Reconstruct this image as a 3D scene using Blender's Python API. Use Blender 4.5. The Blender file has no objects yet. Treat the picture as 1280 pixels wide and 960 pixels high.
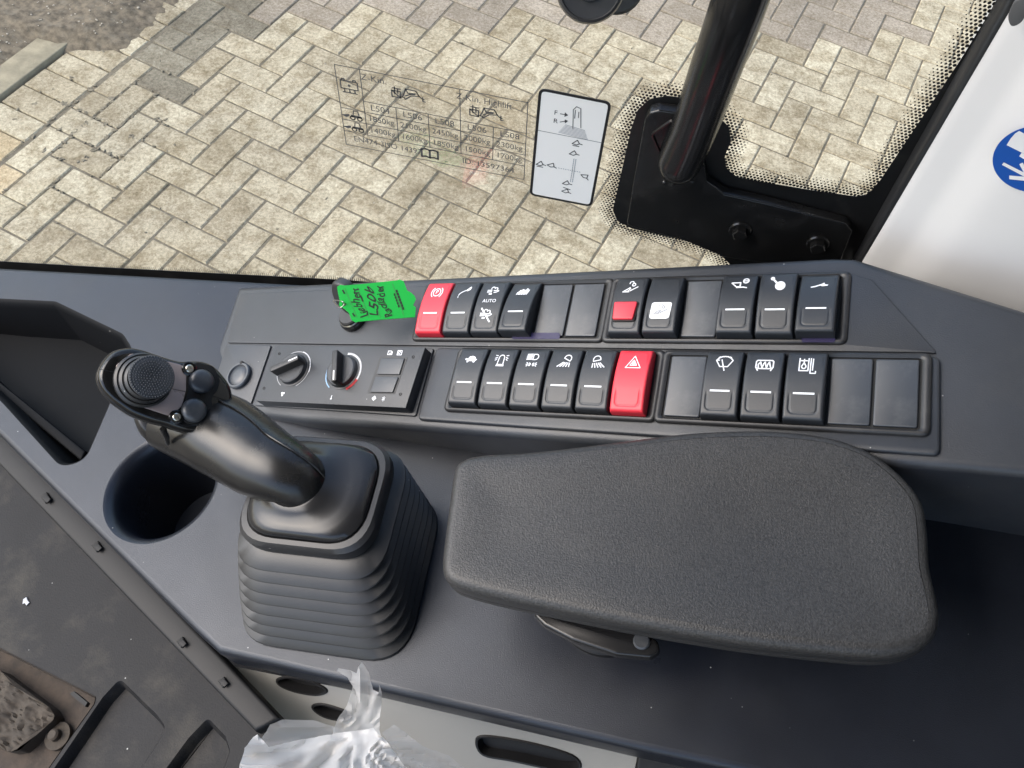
import bpy, bmesh, math, random
import numpy as np
from mathutils import Matrix, Vector
from mathutils.geometry import delaunay_2d_cdt
random.seed(7); rng = np.random.default_rng(7)
S = bpy.context.scene; COL = S.collection

# ------------------------------------------------------------------ camera
RW = np.array([[0.9774551829, 0.2071618885, -0.0408083001],
               [0.1991688654, -0.8404764881, 0.5039157034],
               [0.0700937120, -0.5006827588, -0.8627882976]])
CAM = np.array([0.0, 0.0, 2.1007]); FPX = 1020.0
cd = bpy.data.cameras.new("camera"); cam = bpy.data.objects.new("camera", cd); COL.objects.link(cam)
cd.sensor_width = 36.0; cd.lens = 36.0 * FPX / 1280.0; cd.clip_start = 0.02; cd.clip_end = 500.0
m4 = Matrix.Identity(4)
for r in range(3):
    m4[r][0] = RW[r, 0]; m4[r][1] = -RW[r, 1]; m4[r][2] = -RW[r, 2]; m4[r][3] = CAM[r]
cam.matrix_world = m4; S.camera = cam
# ------------------------------------------------------------------ daylight
SUN_EL, SUN_AZ = 48.0, -104.0        # azimuth: degrees from +Y (outboard) towards -X (front of the machine) is negative
world = bpy.data.worlds.new("World"); S.world = world; world.use_nodes = True
wn = world.node_tree; bg = wn.nodes["Background"]
sky = wn.nodes.new("ShaderNodeTexSky"); sky.sky_type = 'NISHITA'; sky.sun_disc = False
sky.sun_elevation = math.radians(SUN_EL); sky.sun_rotation = math.radians(SUN_AZ)
sky.air_density = 1.0; sky.dust_density = 2.2; sky.ozone_density = 1.0
wn.links.new(sky.outputs[0], bg.inputs[0]); bg.inputs[1].default_value = 0.12
sd = bpy.data.lights.new("sun", 'SUN'); so = bpy.data.objects.new("sun", sd); COL.objects.link(so)
sd.energy = 1.0; sd.angle = math.radians(55); sd.color = (1.0, 0.95, 0.86)
az, el = math.radians(SUN_AZ), math.radians(SUN_EL)
sdir = Vector((math.sin(az) * math.cos(el), math.cos(az) * math.cos(el), math.sin(el)))
so.rotation_euler = sdir.to_track_quat('Z', 'Y').to_euler()
S.view_settings.view_transform = 'Standard'; S.view_settings.look = 'None'
S.view_settings.exposure = 1.72; S.view_settings.gamma = 1.0

# ------------------------------------------------------------------ frames
class Frame:
    def __init__(s, o, R): s.o = np.array(o, float); s.R = np.array(R, float)
    def M(s, x=0, y=0, w=0):
        p = s.o + s.R @ np.array([x, y, w]); m = Matrix.Identity(4)
        for r in range(3):
            for c in range(3): m[r][c] = s.R[r, c]
            m[r][3] = p[r]
        return m
    def at(s, px, py, w=0.0):        # the point of this frame's plane (height w) seen in the photo at px, py
        d = s.R.T @ (RW @ np.array([(px - 640) / FPX, (py - 480) / FPX, 1.0])); c = s.R.T @ (CAM - s.o)
        k = (w - c[2]) / d[2]; return (c + k * d)[:2]
    def pts(s, L, w=0.0): return np.array([s.at(x, y, w) for x, y in L])
    def rot(s, x, y, w, ang):        # frame moved to x,y,w and turned by ang about its normal
        ca, sa = math.cos(ang), math.sin(ang)
        return Frame(s.o + s.R @ np.array([x, y, w]), s.R @ np.array([[ca, -sa, 0], [sa, ca, 0], [0, 0, 1]]))
def gs(cols):
    a, b, _ = [np.array(c, float) for c in cols]
    a /= np.linalg.norm(a); b -= a * (a @ b); b /= np.linalg.norm(b)
    return np.stack([a, b, np.cross(a, b)], 1)
CON = Frame((-0.09102908, 0.34991607, 1.58462143), gs([(0.89851092, -0.07223881, 0.43296615), (-0.0019, 0.98572, 0.16838), (0, 0, 0)]))
SL = math.radians(14)
PLT = Frame((-0.2333, 0.2732, 1.4975), gs([(math.cos(SL), 0, math.sin(SL)), (0, 1, 0), (0, 0, 0)]))
GLY = 0.42
GLS = Frame((0, GLY, 0), gs([(1, 0, 0), (0, 0, 1), (0, 0, 0)]))
LATO = np.array([-1.08035958, 1.95692083, 0]); LU = np.array([0.28170272, 0.95950173, 0]); LV = np.array([0.95950173, -0.28170272, 0]); BW = 0.105

# ------------------------------------------------------------------ materials
def srgb(r, g, b):
    f = lambda c: ((c / 255) / 12.92) if c <= 10 else (((c / 255) + 0.055) / 1.055) ** 2.4
    return (f(r), f(g), f(b), 1)
MATS = {}
def mat(name, col, rough=0.5, metal=0.0, spec=0.5, bump=0.0, bscale=900.0, var=0.0, vscale=25.0, dust=0.0, dscale=160.0,
        smudge=0.0, smcol=(0.25, 0.23, 0.2, 1), sscale=9.0, coat=0.0, rvar=0.0, emit=None):
    m = bpy.data.materials.new(name); m.use_nodes = True; nt = m.node_tree; N = nt.nodes; L = nt.links
    p = N["Principled BSDF"]; p.inputs["Roughness"].default_value = rough; p.inputs["Metallic"].default_value = metal
    p.inputs["Specular IOR Level"].default_value = spec; p.inputs["Base Color"].default_value = col
    p.inputs["Coat Weight"].default_value = coat; p.inputs["Coat Roughness"].default_value = 0.12
    tc = N.new("ShaderNodeTexCoord"); ob = tc.outputs["Object"]
    def noise(sc, det=4, ro=0.6):
        n = N.new("ShaderNodeTexNoise"); n.inputs["Scale"].default_value = sc; n.inputs["Detail"].default_value = det
        n.inputs["Roughness"].default_value = ro; L.new(ob, n.inputs["Vector"]); return n.outputs["Fac"]
    def ramp(src, a, b, va=(0, 0, 0, 1), vb=(1, 1, 1, 1)):
        r = N.new("ShaderNodeValToRGB"); r.color_ramp.elements[0].position = a; r.color_ramp.elements[1].position = b
        r.color_ramp.elements[0].color = va; r.color_ramp.elements[1].color = vb; L.new(src, r.inputs[0]); return r.outputs[0]
    def mix(fac, a, b, mode='MIX'):
        x = N.new("ShaderNodeMix"); x.data_type = 'RGBA'; x.blend_type = mode
        for sock, v in ((x.inputs[0], fac), (x.inputs[6], a), (x.inputs[7], b)):
            if hasattr(v, "links"): L.new(v, sock)
            else: sock.default_value = v
        return x.outputs[2]
    c = col
    if var:
        k = ramp(noise(vscale), 0.3, 0.7, tuple(max(0, v * (1 - var)) for v in col[:3]) + (1,), tuple(v * (1 + var) for v in col[:3]) + (1,)); c = k
    if smudge:
        f = ramp(noise(sscale, 8, 0.68), 0.52, 0.75, (0, 0, 0, 1), (smudge, smudge, smudge, 1)); c = mix(f, c, smcol)
    if dust:
        v = N.new("ShaderNodeTexVoronoi"); v.inputs["Scale"].default_value = dscale; L.new(ob, v.inputs["Vector"])
        f1 = ramp(v.outputs["Distance"], 0.03, 0.075, (1, 1, 1, 1), (0, 0, 0, 1))
        v2 = N.new("ShaderNodeSeparateColor"); L.new(v.outputs["Color"], v2.inputs[0])
        f2 = ramp(v2.outputs[0], 1 - dust, 1 - dust + 0.01)
        f = mix(1.0, f1, f2, 'MULTIPLY'); c = mix(f, c, (0.5, 0.5, 0.48, 1))
    if c is not col: L.new(c, p.inputs["Base Color"])
    if rvar:
        r = N.new("ShaderNodeMapRange"); L.new(noise(18, 5), r.inputs[0]); r.inputs[1].default_value = 0.3; r.inputs[2].default_value = 0.7
        r.inputs[3].default_value = max(0.03, rough - rvar); r.inputs[4].default_value = rough + rvar; L.new(r.outputs[0], p.inputs["Roughness"])
    if bump:
        bn = N.new("ShaderNodeBump"); bn.inputs["Strength"].default_value = bump; bn.inputs["Distance"].default_value = 0.0004
        L.new(noise(bscale, 2), bn.inputs["Height"]); L.new(bn.outputs[0], p.inputs["Normal"])
    MATS[name] = m; return m
G = lambda v, b=1.0: (v, v, v * b, 1)
deckm = mat("deck_plastic", (0.0105, 0.0125, 0.0180, 1), 0.33, spec=0.5, bump=0.35, bscale=1400, var=0.15, dust=0.10, dscale=150, rvar=0.06, smudge=0.5, smcol=(0.022, 0.024, 0.028, 1), sscale=7)
deckm.node_tree.nodes["Principled BSDF"].inputs["Specular Tint"].default_value = (0.92, 0.95, 1.0, 1)
panm = mat("panel_plastic", (0.027, 0.0305, 0.037, 1), 0.40, spec=0.55, bump=0.35, bscale=1400, var=0.12, dust=0.10, dscale=140, smudge=0.5, smcol=(0.052, 0.052, 0.050, 1), sscale=11, rvar=0.05)
framem = mat("frame_plastic", G(0.022, 1.05), 0.4, smudge=0.3, smcol=(0.10, 0.095, 0.085, 1), sscale=40)
blankm = mat("blank_plastic", (0.032, 0.037, 0.045, 1), 0.40, spec=0.7, bump=0.15, bscale=1800, smudge=0.25, smcol=(0.2, 0.2, 0.19, 1), sscale=45)
rockm = mat("rocker_plastic", (0.022, 0.025, 0.0295, 1), 0.42, spec=0.55, bump=0.12, bscale=1800, smudge=0.12, smcol=(0.1, 0.1, 0.1, 1), sscale=60)
redm = mat("red_plastic", (0.66, 0.034, 0.055, 1), 0.42, bump=0.06, bscale=1800)
whitem = mat("print_white", (0.80, 0.82, 0.86, 1), 0.5)
greym = mat("print_grey", (0.35, 0.36, 0.38, 1), 0.5)
redp = mat("print_red", (0.65, 0.05, 0.06, 1), 0.5)
bluep = mat("print_blue", (0.35, 0.55, 0.8, 1), 0.5)
inkm = mat("print_black", G(0.015), 0.55)
dinkm = mat("print_dark", G(0.085), 0.55)
traym = mat("tray_plastic", (0.0065, 0.007, 0.008, 1), 0.62, spec=0.1, dust=0.06, dscale=110)
gloss = mat("gloss_black", G(0.009), 0.10, bump=0.0, rvar=0.04, smudge=0.05, sscale=30)
capm = mat("satin_black", G(0.014, 1.05), 0.24, rvar=0.05)
gripm = mat("grip_black", G(0.011), 0.27, rvar=0.04, smudge=0.04, sscale=25)
rubm = mat("rubber_black", (0.025, 0.0255, 0.0265, 1), 0.40, bump=0.1, bscale=1200, dust=0.08, smudge=0.12, smcol=(0.11, 0.11, 0.11, 1), sscale=18)
darkm = mat("dark_plastic", G(0.0085, 1.08), 0.52, spec=0.3, bump=0.2, bscale=1400, dust=0.02, smudge=0.1, smcol=(0.06, 0.06, 0.06, 1))
holem = mat("hole_black", G(0.006), 0.7)
armm = mat("armrest_foam", (0.034, 0.0335, 0.033, 1), 0.43, bump=0.8, bscale=1100, var=0.45, vscale=750, smudge=0.2, smcol=(0.085, 0.08, 0.072, 1), sscale=8)
framblk = mat("painted_steel_black", G(0.010), 0.22, smudge=0.16, smcol=(0.10, 0.095, 0.09, 1), sscale=30, rvar=0.08, bump=0.05, bscale=500)
tubem = mat("tube_black", G(0.010), 0.20, rvar=0.03)
fritm = mat("frit_black", G(0.010), 0.35, smudge=0.08, sscale=35)
whpan = mat("white_paint", (0.77, 0.755, 0.73, 1), 0.33, var=0.02, vscale=10)
gypan = mat("grey_paint", (0.21, 0.205, 0.19, 1), 0.45, smudge=0.35, smcol=(0.30, 0.29, 0.26, 1), sscale=10)
stick = mat("sticker_white", (0.86, 0.855, 0.84, 1), 0.35)
bluem = mat("sticker_blue", srgb(28, 84, 168), 0.35)
greenm = mat("tag_green", (0.010, 0.40, 0.050, 1), 0.4)
steel = mat("steel", (0.6, 0.58, 0.52, 1), 0.3, metal=1.0)
faceplate = mat("smoked_faceplate", (0.34, 0.28, 0.27, 1), 0.28, metal=0.3, rvar=0.04)
floorm = mat("floor_cover_plastic", (0.0080, 0.0080, 0.0092, 1), 0.60, spec=0.25, bump=0.6, bscale=700, var=0.2, dust=0.14, dscale=110, smudge=0.85, smcol=(0.046, 0.041, 0.033, 1), sscale=16)
mudm = mat("muddy_steel", (0.044, 0.034, 0.024, 1), 0.8, bump=1.0, bscale=260, var=0.35, vscale=60, smudge=0.6, smcol=(0.05, 0.035, 0.025, 1), sscale=40)
rustm = mat("rusty_edge", (0.032, 0.022, 0.015, 1), 0.8, var=0.5, vscale=90, bump=0.8, bscale=300)
shadem = mat("shade_shell", G(0.05), 0.8)  # dark tone for the added roof and walls that cut the light

def brick_mat(name, c0, c1, stain):
    m = bpy.data.materials.new(name); m.use_nodes = True; nt = m.node_tree; N = nt.nodes; L = nt.links; p = N["Principled BSDF"]
    p.inputs["Roughness"].default_value = 0.85; p.inputs["Specular IOR Level"].default_value = 0.25
    tc = N.new("ShaderNodeTexCoord"); oi = N.new("ShaderNodeObjectInfo")
    ge = N.new("ShaderNodeNewGeometry")
    def noise(sc, det, ro, src=ge.outputs["Position"]):
        n = N.new("ShaderNodeTexNoise"); n.inputs["Scale"].default_value = sc; n.inputs["Detail"].default_value = det; n.inputs["Roughness"].default_value = ro
        L.new(src, n.inputs["Vector"]); return n.outputs["Fac"]
    def ramp(src, a, b, va, vb):
        r = N.new("ShaderNodeValToRGB"); r.color_ramp.elements[0].position = a; r.color_ramp.elements[1].position = b
        r.color_ramp.elements[0].color = va; r.color_ramp.elements[1].color = vb; L.new(src, r.inputs[0]); return r.outputs[0]
    def mix(f, a, b, mode):
        x = N.new("ShaderNodeMix"); x.data_type = 'RGBA'; x.blend_type = mode
        for s_, v in ((x.inputs[0], f), (x.inputs[6], a), (x.inputs[7], b)):
            if hasattr(v, "links"): L.new(v, s_)
            else: s_.default_value = v
        return x.outputs[2]
    base = ramp(oi.outputs["Random"], 0.0, 1.0, c0, c1)
    grain = ramp(noise(85, 6, 0.85), 0.38, 0.62, (0.60, 0.58, 0.54, 1), (1.22, 1.22, 1.22, 1))
    c = mix(1.0, base, grain, 'MULTIPLY')
    blot = ramp(noise(13, 8, 0.75), 0.38, 0.56, stain, (1.08, 1.08, 1.08, 1)); c = mix(1.0, c, blot, 'MULTIPLY')
    big = ramp(noise(2.2, 3, 0.5), 0.35, 0.65, (0.84, 0.84, 0.83, 1), (1.08, 1.08, 1.06, 1)); c = mix(1.0, c, big, 'MULTIPLY')
    L.new(c, p.inputs["Base Color"])
    b = N.new("ShaderNodeBump"); b.inputs["Strength"].default_value = 0.6; b.inputs["Distance"].default_value = 0.002
    L.new(noise(240, 4, 0.7), b.inputs["Height"]); L.new(b.outputs[0], p.inputs["Normal"]); return m
brickA = brick_mat("brick_cream", (0.35, 0.302, 0.215, 1), (0.49, 0.44, 0.33, 1), (0.66, 0.62, 0.56, 1))
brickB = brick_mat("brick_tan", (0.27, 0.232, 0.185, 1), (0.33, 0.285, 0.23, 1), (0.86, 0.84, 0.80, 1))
brickC = brick_mat("brick_wet_grey", (0.20, 0.178, 0.135, 1), (0.26, 0.235, 0.18, 1), (0.75, 0.72, 0.68, 1))
brickD = brick_mat("brick_ochre", (0.39, 0.315, 0.20, 1), (0.46, 0.375, 0.25, 1), (0.8, 0.77, 0.72, 1))
sandm = mat("joint_sand", (0.14, 0.12, 0.086, 1), 0.95, var=0.35, vscale=60, bump=0.5, bscale=250)
soilm = mat("soil", (0.125, 0.100, 0.068, 1), 0.95, var=0.65, vscale=35, bump=1.0, bscale=120, smudge=0.6, smcol=(0.20, 0.18, 0.14, 1), sscale=25)
kerbm = mat("kerb_concrete", (0.25, 0.218, 0.148, 1), 0.9, var=0.25, vscale=20, bump=0.5, bscale=200)
pebm = mat("pebble", (0.33, 0.29, 0.225, 1), 0.8, var=0.3, vscale=50)
leafm = mat("weed_blade", (0.14, 0.14, 0.05, 1), 0.8)

def glass_mat(name, tint, strength, rough=0.0):
    m = bpy.data.materials.new(name); m.use_nodes = True; nt = m.node_tree; N = nt.nodes; L = nt.links
    N.remove(N["Principled BSDF"]); out = N["Material Output"]
    t = N.new("ShaderNodeBsdfTransparent"); t.inputs[0].default_value = tint
    g = N.new("ShaderNodeBsdfGlossy"); g.inputs["Roughness"].default_value = rough; g.inputs[0].default_value = (1, 1, 1, 1)
    f = N.new("ShaderNodeFresnel"); f.inputs[0].default_value = 1.45
    mu = N.new("ShaderNodeMath"); mu.operation = 'MULTIPLY'; mu.inputs[1].default_value = strength; L.new(f.outputs[0], mu.inputs[0])
    mx = N.new("ShaderNodeMixShader"); L.new(mu.outputs[0], mx.inputs[0]); L.new(t.outputs[0], mx.inputs[1]); L.new(g.outputs[0], mx.inputs[2])
    L.new(mx.outputs[0], out.inputs[0]); return m
glassm = glass_mat("window_glass", (0.965, 0.97, 0.955, 1), 0.09)
filmm = glass_mat("clear_film", (0.955, 0.945, 0.93, 1), 0.15, 0.25)
def bag_mat(name, lo, hi):
    m = bpy.data.materials.new(name); m.use_nodes = True; nt = m.node_tree; N = nt.nodes; L = nt.links
    N.remove(N["Principled BSDF"]); out = N["Material Output"]
    d = N.new("ShaderNodeBsdfDiffuse"); d.inputs[0].default_value = (0.80, 0.80, 0.80, 1)
    tl = N.new("ShaderNodeBsdfTranslucent"); tl.inputs[0].default_value = (0.78, 0.78, 0.78, 1)
    t = N.new("ShaderNodeBsdfTransparent"); t.inputs[0].default_value = (0.96, 0.96, 0.96, 1)
    g = N.new("ShaderNodeBsdfGlossy"); g.inputs["Roughness"].default_value = 0.2
    a = N.new("ShaderNodeMixShader"); a.inputs[0].default_value = 0.45; L.new(d.outputs[0], a.inputs[1]); L.new(tl.outputs[0], a.inputs[2])
    tc = N.new("ShaderNodeTexCoord"); n = N.new("ShaderNodeTexNoise"); n.inputs["Scale"].default_value = 16; n.inputs["Detail"].default_value = 2; L.new(tc.outputs["Object"], n.inputs["Vector"])
    r = N.new("ShaderNodeMapRange"); r.inputs[1].default_value = 0.35; r.inputs[2].default_value = 0.65; r.inputs[3].default_value = lo; r.inputs[4].default_value = hi; L.new(n.outputs["Fac"], r.inputs[0])
    b = N.new("ShaderNodeMixShader"); L.new(r.outputs[0], b.inputs[0]); L.new(a.outputs[0], b.inputs[1]); L.new(t.outputs[0], b.inputs[2])
    c = N.new("ShaderNodeMixShader"); c.inputs[0].default_value = 0.025; L.new(b.outputs[0], c.inputs[1]); L.new(g.outputs[0], c.inputs[2])
    L.new(c.outputs[0], out.inputs[0]); return m
bagm = bag_mat("milky_film", 0.08, 0.36); bagt = bag_mat("thin_film", 0.25, 0.5); bagc = bag_mat("clear_thin_film", 0.55, 0.72)
def backlit_mat():
    m = bpy.data.materials.new("backlit_sticker"); m.use_nodes = True; nt = m.node_tree; N = nt.nodes; L = nt.links; N.remove(N["Principled BSDF"])
    d = N.new("ShaderNodeBsdfDiffuse"); d.inputs[0].default_value = (0.90, 0.865, 0.815, 1); t = N.new("ShaderNodeBsdfTranslucent"); t.inputs[0].default_value = (0.93, 0.89, 0.83, 1)
    x = N.new("ShaderNodeMixShader"); x.inputs[0].default_value = 0.45; L.new(d.outputs[0], x.inputs[1]); L.new(t.outputs[0], x.inputs[2]); L.new(x.outputs[0], N["Material Output"].inputs[0]); return m
backlit = backlit_mat()

# ------------------------------------------------------------------ object helpers
def mesh(name, V, F, m, sharp=35):
    me = bpy.data.meshes.new(name); me.from_pydata([tuple(map(float, v)) for v in V], [], [tuple(int(i) for i in f) for f in F]); me.update()
    if m: me.materials.append(m)
    me.polygons.foreach_set("use_smooth", [sharp > 0] * len(me.polygons))
    if sharp > 0: me.set_sharp_from_angle(angle=math.radians(sharp))
    return me
def tag(o, label=None, cat=None, group=None, kind=None):
    for k, v in (("label", label), ("category", cat), ("group", group), ("kind", kind)):
        if v: o[k] = v
    return o
def thing(name, label, cat, M=None, group=None, kind=None):
    o = bpy.data.objects.new(name, None); o.empty_display_size = 0.01; COL.objects.link(o)
    if M is not None: o.matrix_world = M
    return tag(o, label, cat, group, kind)
def part(name, geo, m, parent=None, M=None, sharp=35, label=None, kind=None):
    me = geo if isinstance(geo, bpy.types.Mesh) else mesh(name, geo[0], geo[1], m, sharp)
    o = bpy.data.objects.new(name, me); COL.objects.link(o)
    if parent is not None: o.parent = parent
    if M is not None: o.matrix_local = M
    if isinstance(geo, bpy.types.Mesh) and m is not None and (not me.materials or me.materials[0] != m):
        if not me.materials: me.materials.append(m)
        o.material_slots[0].link = 'OBJECT'; o.material_slots[0].material = m
    if label: o["label"] = label
    if kind: o["kind"] = kind
    return o
# ------------------------------------------------------------------ shape helpers (return verts, faces)
def join(*gs_):
    V, F, n = [], [], 0
    for v, f in gs_:
        V.extend([tuple(p) for p in v]); F.extend([tuple(i + n for i in q) for q in f]); n += len(v)
    return V, F
def area(P): x, y = P[:, 0], P[:, 1]; return 0.5 * np.sum(x * np.roll(y, -1) - np.roll(x, -1) * y)
def ccw(P): P = np.asarray(P, float); return P if area(P) > 0 else P[::-1]
def rounded(P, r, n=5):
    P = ccw(P); out = []; N = len(P); rr = r if hasattr(r, "__len__") else [r] * N
    for i in range(N):
        a, b, c = P[i - 1], P[i], P[(i + 1) % N]; u = a - b; v = c - b; lu, lv = np.linalg.norm(u), np.linalg.norm(v); u /= lu; v /= lv
        ang = math.acos(max(-1, min(1, u @ v))); d = min(rr[i] / max(1e-6, math.tan(ang / 2)), lu * 0.48, lv * 0.48)
        p0, p1 = b + u * d, b + v * d
        for k in range(n + 1):
            t = k / n; out.append((1 - t) ** 2 * p0 + 2 * t * (1 - t) * b + t * t * p1)
    return np.array(out)
def spline(P, n=8, closed=True):
    P = np.asarray(P, float); N = len(P); out = []
    for i in range(N if closed else N - 1):
        g = lambda k: P[k % N] if closed else P[max(0, min(N - 1, k))]
        a, b, c, d = g(i - 1), g(i), g(i + 1), g(i + 2)
        for k in range(n):
            t = k / n; out.append(0.5 * (2 * b + (c - a) * t + (2 * a - 5 * b + 4 * c - d) * t * t + (3 * b - a - 3 * c + d) * t ** 3))
    if not closed: out.append(P[-1])
    return np.array(out)
def inset(P, d):
    e = np.roll(P, -1, 0) - P; l = np.linalg.norm(e, axis=1, keepdims=True); l[l < 1e-9] = 1e-9; e = e / l
    nrm = np.stack([-e[:, 1], e[:, 0]], 1); a = nrm + np.roll(nrm, 1, 0); q = np.sum(a * nrm, 1, keepdims=True); q = np.maximum(q, 0.5)
    return P + a / q * d
def lift(P, w): return np.c_[P, np.full(len(P), w)]
def loft(R, cap0=True, cap1=True, closed=True):
    n = len(R[0]); V = np.concatenate([np.asarray(r, float) for r in R]); F = []
    for k in range(len(R) - 1):
        for i in range(n if closed else n - 1):
            j = (i + 1) % n; F.append((k * n + i, k * n + j, (k + 1) * n + j, (k + 1) * n + i))
    if cap0: F.append(tuple(range(n - 1, -1, -1)))
    if cap1: F.append(tuple((len(R) - 1) * n + i for i in range(n)))
    return V, F
def slab(P, w0, w1, bev=0.001, nb=3, cap0=True):
    P = ccw(P); R = [lift(P, w0)]
    if bev > 0:
        for k in range(nb + 1):
            a = k / nb * math.pi / 2; R.append(lift(inset(P, bev * (1 - math.cos(a))), w1 - bev + bev * math.sin(a)))
    else: R.append(lift(P, w1))
    return loft(R, cap0)
def circ(x, y, r, n=32, ry=None): a = np.linspace(0, 2 * math.pi, n, endpoint=False); return np.stack([x + r * np.cos(a), y + (ry or r) * np.sin(a)], 1)
def lathe(prof, x=0, y=0, n=32, cap0=False, cap1=True): return loft([lift(circ(x, y, max(r, 1e-5), n), w) for r, w in prof], cap0, cap1)
def box(x0, x1, y0, y1, z0, z1, bev=0.0): return slab([(x0, y0), (x1, y0), (x1, y1), (x0, y1)], z0, z1, bev, 2)
def pip(pt, P):
    x, y = pt; c = False; n = len(P); j = n - 1
    for i in range(n):
        if (P[i][1] > y) != (P[j][1] > y) and x < (P[j][0] - P[i][0]) * (y - P[i][1]) / (P[j][1] - P[i][1]) + P[i][0]: c = not c
        j = i
    return c
def sheet(outer, holes, w=0.0, extra=()):
    outer = ccw(outer); vs, es = [], []
    for L in [outer] + [ccw(h) for h in holes]:
        n0 = len(vs); vs += [Vector((float(p[0]), float(p[1]))) for p in L]; es += [(n0 + i, n0 + (i + 1) % len(L)) for i in range(len(L))]
    vs += [Vector((float(p[0]), float(p[1]))) for p in extra]
    v, e, f, *_ = delaunay_2d_cdt(vs, es, [], 0, 1e-7)
    F = []
    for q in f:
        c = sum((v[i] for i in q), Vector((0, 0))) / len(q)
        if not pip(c, outer) or any(pip(c, h) for h in holes): continue
        a = (v[q[1]] - v[q[0]]).cross(v[q[2]] - v[q[0]]); F.append(tuple(q) if a > 0 else tuple(reversed(q)))
    V = [(p.x, p.y, w if not callable(w) else w(p.x, p.y)) for p in v]; return V, F
def strokes(L, wd, seg=None, closed=False):
    V, F = [], []
    for P in L:
        P = [np.array(p, float) for p in P]
        for a, b in zip(P[:-1], P[1:]):
            d = b - a; l = np.linalg.norm(d)
            if l < 1e-9: continue
            d /= l; nrm = np.array([-d[1], d[0]]) * wd / 2; a2, b2 = a - d * wd * 0.25, b + d * wd * 0.25
            k = max(1, int(l / seg)) if seg else 1
            for i in range(k):
                p, q = a2 + (b2 - a2) * i / k, a2 + (b2 - a2) * (i + 1) / k; n0 = len(V)
                V += [p - nrm, q - nrm, q + nrm, p + nrm]; F.append((n0, n0 + 1, n0 + 2, n0 + 3))
    return V, F
def poly(*Ps):
    V, F = [], []
    for P in Ps:
        v, f = sheet(P, []); n0 = len(V); V += [np.array(p[:2]) for p in v]; F += [tuple(i + n0 for i in q) for q in f]
    return V, F
def onto(geo, fn): return [fn(float(p[0]), float(p[1])) for p in geo[0]], geo[1]
def sweep(path, secs, n=24, cap0=True, cap1=True, up=(0, 0, 1)):
    path = np.asarray(path, float); R = []; prev = None
    for i, p in enumerate(path):
        t = path[min(i + 1, len(path) - 1)] - path[max(i - 1, 0)]; t /= np.linalg.norm(t)
        u = np.array(up, float) if prev is None else prev
        x = u - t * (u @ t); x /= np.linalg.norm(x); y = np.cross(t, x); prev = x
        rx, ry = secs[i] if hasattr(secs[i], "__len__") else (secs[i], secs[i])
        a = np.linspace(0, 2 * math.pi, n, endpoint=False); R.append(p + np.outer(np.cos(a) * rx, x) + np.outer(np.sin(a) * ry, y))
    return loft(R, cap0, cap1)
TXT = {}
def prep_text(L):
    obs = []
    for s in L:
        cu = bpy.data.curves.new("t", 'FONT'); cu.body = s; cu.size = 1.0; cu.resolution_u = 3; cu.fill_mode = 'BOTH'; cu.align_x = 'CENTER'; cu.align_y = 'CENTER'
        o = bpy.data.objects.new("t", cu); COL.objects.link(o); obs.append(o)
    dg = bpy.context.evaluated_depsgraph_get(); dg.update()
    for s, o in zip(L, obs):
        me = bpy.data.meshes.new_from_object(o.evaluated_get(dg)); TXT[s] = ([np.array(v.co[:2]) for v in me.vertices], [tuple(p.vertices) for p in me.polygons])
        cu = o.data; bpy.data.objects.remove(o); bpy.data.curves.remove(cu); bpy.data.meshes.remove(me)
def text(s, x, y, size, ang=0.0, sx=1.0, shear=0.0):
    V, F = TXT[s]; c, n = math.cos(ang), math.sin(ang); out = []
    for v in V:
        if shear: v = (v[0] + 0.10 * math.sin(v[1] * 5 + v[0] * 1.9), v[1] + 0.16 * math.sin(v[0] * 2.3 + len(s)) + 0.06 * math.sin(v[0] * 7))
        a, b = (v[0] + shear * v[1]) * size * sx, v[1] * size; out.append(np.array([x + a * c - b * n, y + a * n + b * c]))
    return out, F
def xf(geo, x, y, s, ang=0.0, sy=None):
    c, n = math.cos(ang), math.sin(ang); sy = sy or s
    return [np.array([x + p[0] * s * c - p[1] * sy * n, y + p[0] * s * n + p[1] * sy * c]) for p in geo[0]], geo[1]
ROWS = [["1850kg", "2100kg", "2450kg", "2000kg", "2300kg"], ["1400kg", "1600kg", "1850kg", "1500kg", "1700kg"]]
prep_text(sorted(set(sum(ROWS, []) + ["L504", "L506", "L508", "Z-Kin.", "Z-Kin. Highlift", "EN474-3", "ISO 14397", "ID:.13597364", "AUTO", "F", "R", "P",
    "Liebherr", "L506", "Radlader", "m", "0 1", "XLF 5060"])))

# ================================================================== SETTING: ground, paving, soil
ground = part("ground", ([(-90, -90, -0.05), (90, -90, -0.05), (90, 90, -0.05), (-90, 90, -0.05)], [(0, 1, 2, 3)]), sandm); tag(ground, "sandy joint bed under the yard paving", "ground", kind="structure")
def L3(u, v, z=0.0): p = LATO + LU * (u * BW) + LV * (v * BW); return (p[0], p[1], z)
bed = part("joint_bed", ([L3(-40, -7.1, -0.0045), L3(60, -7.1, -0.0045), L3(60, 60, -0.0045), L3(-40, 60, -0.0045)], [(0, 3, 2, 1)]), sandm); tag(bed, "brown sand between the paving bricks", "sand", kind="structure")
LF = Frame(LATO, gs([LV, LU, (0, 0, 0)]))      # x = v, y = u, normal up
pav = thing("paving", "herringbone brick paving of the yard outside the window", "paving", LF.M(), kind="structure")
VIS = []
def world_to_px(p): c = RW.T @ (np.array(p) - CAM); return 640 + FPX * c[0] / c[2], 480 + FPX * c[1] / c[2]
def brick_geo(P, bev=0.004, jit=0):
    P = ccw(np.array(P, float)); h = random.uniform(-0.0015, 0.0015)
    return loft([lift(P, -0.03), lift(P, h - bev), lift(inset(P, bev), h)], False)
GAP = 0.0048
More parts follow.
